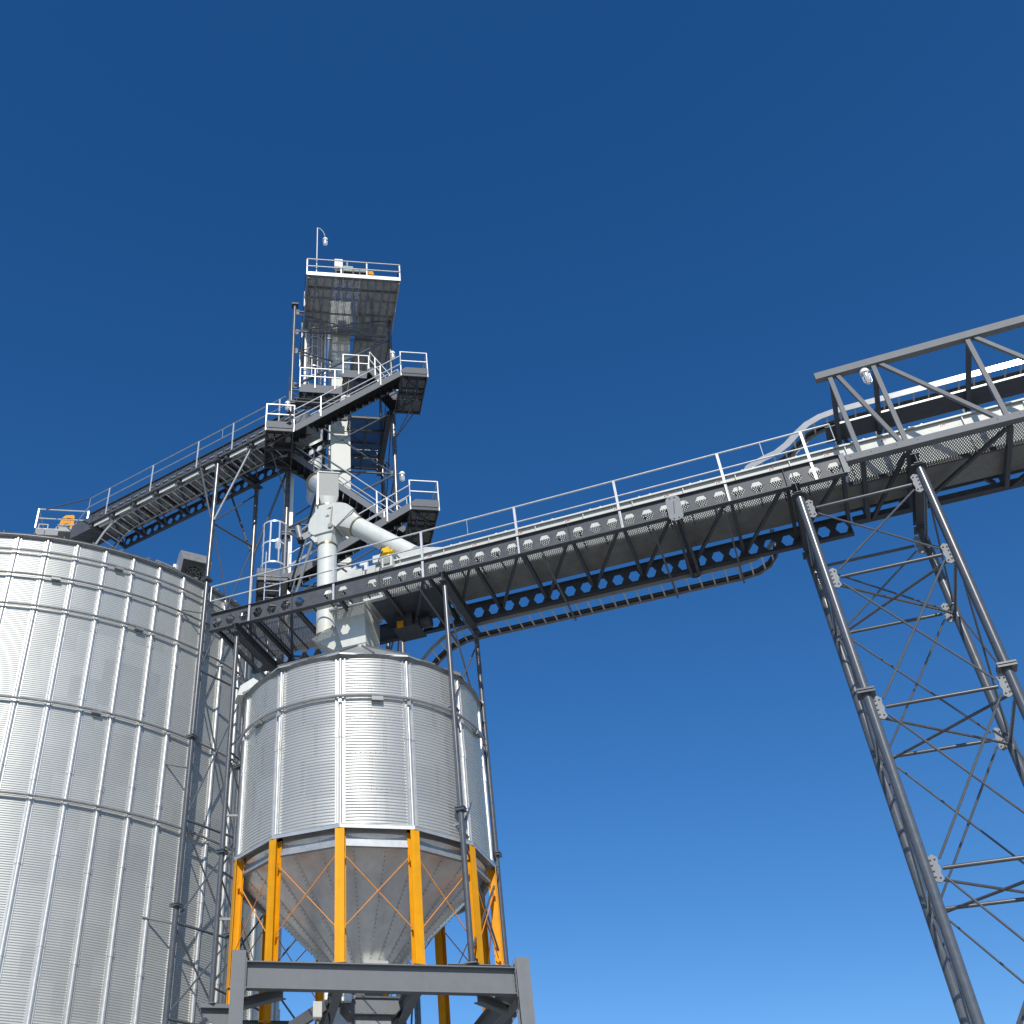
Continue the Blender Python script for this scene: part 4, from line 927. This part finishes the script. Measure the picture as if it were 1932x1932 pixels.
# top platform
mb = plank_deck(-1.70, -0.46, 5.86, 12.2, 42.44, wid=0.375, cover=0.90); plank_deck(0.94, 2.78, 5.86, 12.2, 42.44, mb=mb, wid=0.375, cover=0.90)
plank_deck(-0.46, 0.94, 5.86, 9.6, 42.44, mb=mb, wid=0.35, hole=0.075, cover=0.72)
tp = part('top_platform', mb, PLANK, et)
mb = MB()
for y in (6.63, 8.17, 9.88): mb.box(-1.72, 2.78, y - 0.03, y + 0.03, 42.33, 42.398)
for x in (-1.66, 2.74): mb.box(x - 0.03, x + 0.03, 5.9, 12.2, 42.25, 42.3295)
part('platform_beam', mb, GALVD, tp)
part('toe_board', MB().box(-1.75, 2.82, 5.80, 5.82, 42.36, 42.60), RAIL, tp)
part('toe_board', MB().box(-1.75, -1.73, 5.82, 12.2, 42.36, 42.58), RAIL, tp); part('toe_board', MB().box(2.80, 2.82, 5.82, 12.2, 42.36, 42.58), RAIL, tp)
zf = 42.44
for h in (1.15, 0.62):
    hr_ = part('handrail', MB().bar((-1.75, 5.83, zf + h), (2.82, 5.83, zf + h), 0.05, 0.045), DARK, tp); part('lower_edge', MB().bar((-1.75, 5.82, zf + h - 0.034), (2.82, 5.82, zf + h - 0.034), 0.045, 0.02), RAIL, hr_)
    for x in (-1.74, 2.81): part('handrail', MB().bar((x, 5.86, zf + h), (x, 12.2, zf + h), 0.05, 0.045), DARK, tp)
for x in (-1.74, -0.08, 1.18, 2.80): part('rail_post', MB().bar((x, 5.85, zf), (x, 5.85, zf + 1.12), 0.06, 0.045, (0, 1, 0)), RAIL, tp)
for x in (-1.74, 2.80):
    for y in (7.9, 10, 12.1): part('rail_post', MB().bar((x, y, zf), (x, y, zf + 1.12), 0.06, 0.06, (0, 1, 0)), RAIL, tp)
# landings inside the tower behind the stairs
def rails(pts, parent, z, posts=None, h=(1.1, 0.55), r=0.0225, zb=-0.2):
    for hh in h: 
        mb = MB()
        for a, b in zip(pts, pts[1:]): mb.bar((a[0], a[1], z + hh), (b[0], b[1], z + hh), 2 * r, 2 * r)
        part('handrail', mb, RAIL, parent)
    for p in (posts or pts): part('rail_post', MB().bar((p[0], p[1], z + zb), (p[0], p[1], z + h[0] + r), 2 * r, 2 * r, (0, 1, 0)), RAIL, parent)
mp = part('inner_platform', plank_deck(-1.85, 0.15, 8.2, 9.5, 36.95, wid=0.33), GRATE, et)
part('toe_board', MB().box(-1.85, 0.17, 8.16, 8.18, 36.78, 37.28), STRING, mp); rails([(-1.83, 8.15), (0.15, 8.15)], mp, 37.25, [(-1.83, 8.15), (-1.12, 8.15), (-0.18, 8.15)])
mp = part('inner_platform', plank_deck(0.2, 1.45, 8.05, 9.4, 37.95, wid=0.31), GRATE, et)
part('toe_board', MB().box(0.18, 1.47, 8.02, 8.04, 37.78, 38.26), STRING, mp); rails([(0.2, 8.02), (1.45, 8.02)], mp, 38.2, [(0.2, 8.02), (0.95, 8.02), (1.44, 8.02)])
mp = part('inner_platform', grating(0.55, 2.35, 8.75, 12.5, 36.0, pitch=0.075, w=0.03), GRATE, et)
mb = MB()
for y in (8.8, 9.7, 10.6, 11.5, 12.45): mb.bar((0.5, y, 35.93), (2.4, y, 35.93), 0.1, 0.1)
for x in (0.55, 1.45, 2.38): mb.bar((x, 8.75, 35.90), (x, 12.5, 35.90), 0.07, 0.1)
part('platform_beam', mb, DARK, mp)
rails([(2.3, 12.4), (0.6, 12.4)], mp, 36.0)
mp = part('inner_platform', plank_deck(-1.95, -0.35, 8.75, 12.4, 35.95, wid=0.4), GRATE, et)
mb = MB()
for y in (8.8, 10.5, 12.3): mb.bar((-2.0, y, 35.8), (0.45, y, 35.8), 0.12, 0.2)
part('platform_beam', mb, DARK, mp)

be = thing('bucket_elevator', G, (0.23, 10.0, 0), 'cream bucket elevator trunk rising behind the stairs to the top platform', 'bucket elevator')
for y0_, y1_ in ((9.65, 10.25), (11.2, 11.8)):
    part('trunk', MB().box(-0.22, 0.69, y0_, y1_, 0.3, 42.3), CREAM, be)
for k in range(15):
    z = 40.9 - 2.55 * k; part('joint_flange', MB().box(-0.25, 0.72, 9.61, 9.6496, z - 0.02, z + 0.02), CREAM, be)
part('head', MB().loft([(-0.3, 9.4, 42.6), (0.77, 9.4, 42.6), (0.77, 12.0, 42.6), (-0.3, 12.0, 42.6)], [(-0.3, 9.8, 45.2), (0.77, 9.8, 45.2), (0.77, 11.6, 45.2), (-0.3, 11.6, 45.2)]), CREAM, be)
dm = thing('head_drive', G, (0.5, 7.0, 42.45), 'pale green gear motor on a steel stand behind the top platform rail', 'drive motor')
mb = MB()
for x in (-0.25, 0.1, 0.62, 0.95):
    for y in (6.9, 7.5): mb.bar((x, y, 42.45), (x, y, 44.3), 0.06, 0.06, (0, 1, 0))
mb.box(-0.3, 1.4, 6.88, 7.55, 44.12, 44.2); part('stand', mb, DARK, dm)
part('gearbox', MB().box(0.12, 0.62, 6.95, 7.4, 44.22, 44.62), GREEN, dm); part('motor', MB().tube((0.62, 7.15, 44.42), (1.3, 7.15, 44.40), 0.16, 20), GREEN, dm)
part('fan_cover', MB().tube((1.3, 7.15, 44.40), (1.45, 7.15, 44.40), 0.175, 20), DARK, dm)
part('breather', MB().tube((0.34, 7.1, 44.62), (0.34, 7.1, 45.15), 0.05, 10), GALVD, dm)
bx = thing('control_box', G, (-0.1, 7.0, 44.5), 'white square panel box behind the top platform rail, beside the green motor', 'control panel')
part('case', MB().box(-0.31, 0.1, 7.02, 7.25, 44.58, 45.20), WHITE, bx); part('door', MB().box(-0.29, 0.08, 7.0, 7.0195, 44.60, 45.18), WHITE, bx)
part('handle', MB().tube((0.0, 6.985, 44.85), (0.0, 6.985, 44.95), 0.015, 8), CABLE, bx)
og = thing('coupling_guard', G, (1.5, 7.0, 44.1), 'small orange guard behind the top platform rail at the right of the motor', 'machine guard')
part('cover', MB().prism([(1.38, 44.02), (1.37, 44.24), (1.42, 44.29), (1.62, 44.29), (1.68, 44.02)], 6.9, 7.3), ORG, og); part('support', MB().box(1.45, 1.6, 7.0, 7.2, 42.45, 44.018), DARK, og)

# ------------------------------------------------------------------ stairs hung on the front of the tower
YA0, YA1, YB0, YB1 = 5.80, 6.62, 7.45, 8.28     # front and back flight
def landing(x0, x1, z, side, label, toe=True, rail=True):
    t = thing('stair_landing', G, ((x0 + x1) / 2, 7.04, z), label, 'stair landing', 'landings of the zigzag stair on the tower')
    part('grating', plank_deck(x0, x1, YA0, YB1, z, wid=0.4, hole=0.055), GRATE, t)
    mb = MB()
    for y in (YA0 + 0.03, 7.04, YB1 - 0.03): mb.box(x0, x1, y - 0.03, y + 0.03, z - 0.18, z - 0.0405)
    for a, b in ((YA0 + 0.06, 7.01), (7.07, YB1 - 0.06)):
        xi, xo = (x0, x1) if side > 0 else (x1, x0)
        mb.bar((xi, a, z - 0.10), (xo, b, z - 0.10), 0.07, 0.05) if a < 7 else mb.bar((xo, a, z - 0.10), (xi, b, z - 0.10), 0.07, 0.05)
    for x in (x0 + 0.02, x1 - 0.02): mb.box(x - 0.02, x + 0.02, YA0, YB1, z - 0.19, z - 0.041)
    part('frame', mb, DARK, t)
    xo = x1 if side > 0 else x0
    if toe:
        pl = [(x0, z - 0.03), (x1, z - 0.03), (x1, z + 0.33), (x0 + 0.22, z + 0.33), (x0, z + 0.13)] if side > 0 else [(x0, z - 0.03), (x1, z - 0.03), (x1, z + 0.33), (x0, z + 0.33)]
        part('toe_board', MB().prism(pl, YA0 - 0.025, YA0 - 0.012), STRING, t)
    part('toe_board', MB().box(min(xo, xo + side * 0.012), max(xo, xo + side * 0.012), YA0, YB1, z - 0.03, z + 0.3), STRING, t)
    if not rail: return t
    pts = [(x0, YA0), (x1, YA0), (x1, YB1)] if side > 0 else [(x1, YA0), (x0, YA0), (x0, YB1)]
    rails(pts, t, z, h=(1.32, 0.75))
    rails([(x0, YB1), (x1, YB1)], t, z, h=(1.32, 0.75))
    return t
def flight(xa, za, xb, zb, y0, y1, label):
    """from the lower landing edge (xa,za) to the upper one (xb,zb)"""
    s = 1 if xb > xa else -1
    t = thing('stair_flight', G, (xa, (y0 + y1) / 2, za), label, 'stairs', 'flights of the zigzag stair on the tower')
    D = Vector((xb - xa, 0, zb - za)); u = D.normalized(); v = Vector((-u.z, 0, u.x)) * (1 if s > 0 else -1)
    for y in (y0, y1):
        part('stringer', MB().bar((xa, y, za - 0.02), (xb, y, zb - 0.02), 0.014, 0.30), STRING, t)
    n = 17; mb = MB()
    for k in range(n):
        q = (k + 0.5) / n; x = xa + (xb - xa) * q; z = za + (zb - za) * (k + 0.75) / n - 0.03
        for j in range(6): 
            xx = x - 0.125 + j * 0.05; mb.box(xx - 0.006, xx + 0.006, y0 + 0.01, y1 - 0.01, z - 0.035, z)
        for j in range(9):
            yy = y0 + 0.02 + j * (y1 - y0 - 0.04) / 8; mb.box(x - 0.13, x + 0.13, yy - 0.006, yy + 0.006, z - 0.033, z - 0.006)
        for yy in (y0 + 0.012, y1 - 0.012): mb.box(x - 0.14, x + 0.14, yy - 0.004, yy + 0.004, z - 0.16, z + 0.001)
        mb.box(x - s * 0.14 - 0.006, x - s * 0.14 + 0.006, y0 + 0.02, y1 - 0.02, z - 0.15, z + 0.002)
        mb.box(x - 0.13, x + 0.13, y0 + 0.016, y1 - 0.016, z - 0.014, z - 0.010)
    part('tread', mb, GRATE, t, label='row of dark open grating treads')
    for y in (y0 - 0.03, y1 + 0.03):
        near = y < y0
        for h in (1.05, 0.52):
            a, b = Vector((xa, y, za + h)), Vector((xb, y, zb + h))
            part('handrail', MB().tube(a, b, 0.026, 8), RAIL, t)
        for q in (0.24, 0.80):
            p = Vector((xa, y, za)).lerp(Vector((xb, y, zb)), q); part('rail_post', MB().bar(p - Vector((0, 0, 0.15)), p + Vector((0, 0, 1.05)), 0.05, 0.045, (0, 1, 0)), RAIL, t)
        for (q, w_) in ((0, xa), (1, xb)):
            p = Vector((xa, y, za)).lerp(Vector((xb, y, zb)), q); part('handrail', MB().tube(p + Vector((0, 0, 0.52)), p + Vector((0, 0, 1.05)), 0.022, 8), RAIL, t)
    return t
XL0, XL1, XR0, XR1 = -3.29, -2.10, 2.62, 3.83
zUR, zLL, zLR, zL2, zR2, zL3, zR3 = 36.04, 32.27, 28.42, 24.62, 20.8, 17.0, 13.2
landing(XR0, XR1, zUR, 1, 'uppermost right stair landing with white rails, high on the tower')
landing(XL0, XL1, zLL, -1, 'left stair landing with white rails where the high bridge meets the tower')
landing(XR0 + 0.12, XR1 + 0.08, zLR, 1, 'lower right stair landing with white rails above the slanting spout')
landing(XL0, XL1, zL2, -1, 'left stair landing without front rails behind the caged ladder', rail=False)
flight(XL1, zLL, XR0, zUR, YA0, YA1, 'topmost long stair flight rising right with white rails in front of the elevator trunk')
flight(XR0 + 0.12, zLR, XL1, zLL, YB0, YB1, 'second stair flight from the top, falling right behind the square grey box')
flight(XL1, zL2, XR0 + 0.12, zLR, YA0, YA1, 'third stair flight, rising right behind the diverter valve to the lower right landing')
flight(XR0, zUR, 1.42, 37.9, YB0, YB1, 'short steep stair flight from the uppermost landing to the inner platform')
mb = MB()
hang = et
for x in (XR1 - 0.2,):
    for z in (zUR, zLR): 
        part('landing_strut', MB().tube((TXR, TYF, z - 1.7), (XR1 - 0.3, 8.2, z - 0.2), 0.03, 8), PIPE, et); part('landing_strut', MB().tube((TXR, TYF, z - 1.7), (XR1 - 0.3, 7.1, z - 0.2), 0.03, 8), PIPE, et)
for z in (zLL, zL2): part('landing_strut', MB().tube((TXL, TYF, z - 1.7), (XL0 + 0.3, 7.2, z - 0.2), 0.03, 8), PIPE, et)

# ------------------------------------------------------------------ caged ladders
def caged_ladder(fr, x, y, z0, z1, zc0, zc1, wd, rad, label, nh):
    t = thing('caged_ladder', fr, (x, y, z0), label, 'ladder')
    for s in (-1, 1): part('stile', MB().tube((x + s * wd / 2, y, z0), (x + s * wd / 2, y, z1), 0.02, 8), RAIL, t)
    k = 0
    while z0 + 0.25 + 0.28 * k < zc0 + 0.2: part('rung', MB().tube((x - wd / 2, y, z0 + 0.25 + 0.28 * k), (x + wd / 2, y, z0 + 0.25 + 0.28 * k), 0.013, 6), RAIL, t); k += 1
    a0, a1 = R(-32), R(212); cy = y - 0.25
    pt = lambda a, z: (x + rad * math.cos(a), cy - rad * 1.05 * math.sin(a) , z)
    for k in range(nh):
        z = zc0 + (zc1 - zc0) * k / (nh - 1)
        part('hoop', MB().sweep([pt(a0 + (a1 - a0) * i / 24, z) for i in range(25)], 0.008, 0.06), RAIL, t)
    for i in (0, 6, 10, 14, 18, 24):
        a = a0 + (a1 - a0) * i / 24; part('cage_bar', MB().bar(pt(a, zc0 - 0.02), pt(a, zc1 + 0.02), 0.012, 0.05, (math.cos(a + 1.57), -math.sin(a + 1.57), 0)), RAIL, t)
    return t
caged_ladder(G, -2.72, 1.15, 19.5, 22.4, 21.55, 23.2, 0.5, 0.42, 'white caged ladder standing on the bridge left of the vertical spout', 3)
caged_ladder(G, -1.12, 9.5, 37.0, 42.2, 38.6, 42.0, 0.5, 0.4, 'caged ladder high in the tower below the top platform, left of the trunk', 6)

# ------------------------------------------------------------------ lamps
def bulkhead(fr, p, label, arm=None):
    x, y, z = p
    t = thing('lamp', fr, p, label, 'lamp', 'caged bulkhead lamps')
    part('cap', MB().lathe([(0.0, z + 0.12), (0.10, z + 0.12), (0.125, z + 0.07), (0.125, z - 0.02), (0.09, z - 0.03)], (x, y), 18), WHITE, t)
    part('glass', MB().lathe([(0.085, z - 0.02), (0.085, z - 0.30), (0.06, z - 0.37), (0.0, z - 0.39)], (x, y), 16), GLASS, t)
    mb = MB()
    for i in range(6):
        a = 2 * math.pi * i / 6; c, s_ = math.cos(a), math.sin(a)
        mb.tube((x + 0.105 * c, y + 0.105 * s_, z - 0.02), (x + 0.10 * c, y + 0.10 * s_, z - 0.32), 0.008, 5); mb.tube((x + 0.10 * c, y + 0.10 * s_, z - 0.32), (x, y, z - 0.42), 0.008, 5)
    part('guard', mb, RAIL, t)
    if arm: part('arm', MB().tube((x, y, z + 0.1), arm, 0.02, 8), GALV, t)
    return t
bulkhead(G, (2.66, 8.3, 39.85), 'caged lamp on the right tower leg beside the uppermost landing', (TXR, TYF, 40.1))
bulkhead(G, (-2.36, 8.3, 36.05), 'caged lamp on the left tower leg just above the left landing', (TXL, TYF, 36.25))
bulkhead(G, (2.86, 8.3, 32.15), 'caged lamp on the right tower leg above the lower right landing', (TXR, TYF, 32.3))
c0 = (-2.52, 8.3, 28.1); bulkhead(G, c0, 'caged lamp on the left tower leg near the top of the caged ladder', (TXL, TYF, 28.3))
bulkhead(K, (15.42, -1.34, 22.22), 'caged lamp hanging under the top chord of the truss bridge')
gl = thing('lamp', G, (-1.28, 5.95, 42.5), 'gooseneck mast lamp rising above the top platform rail', 'lamp')
part('mast', MB().tube((-1.27, 5.95, 42.5), (-1.27, 5.95, 46.2), 0.032, 10), RAIL, gl)
pts = [(-1.27 + 0.40 * math.sin(t * R(80)) , 5.95, 46.2 - 0.9 * (1 - math.cos(t * R(80)))) for t in [i / 10 for i in range(11)]]
part('gooseneck', MB().path(pts, 0.024, 8), GALV, gl)
x, z = pts[-1][0] + 0.01, pts[-1][2] - 0.15
part('cap', MB().lathe([(0.0, z + 0.12), (0.07, z + 0.12), (0.125, z + 0.04), (0.125, z - 0.05), (0.1, z - 0.06)], (x, 5.95), 18), WHITE, gl)
part('glass', MB().lathe([(0.09, z - 0.05), (0.075, z - 0.36), (0.0, z - 0.40)], (x, 5.95), 16), GLASS, gl)
mb = MB()
for i in range(6):
    a = 2 * math.pi * i / 6; mb.tube((x + 0.115 * math.cos(a), 5.95 + 0.115 * math.sin(a), z - 0.05), (x + 0.08 * math.cos(a), 5.95 + 0.08 * math.sin(a), z - 0.42), 0.008, 5)
part('guard', mb, RAIL, gl)
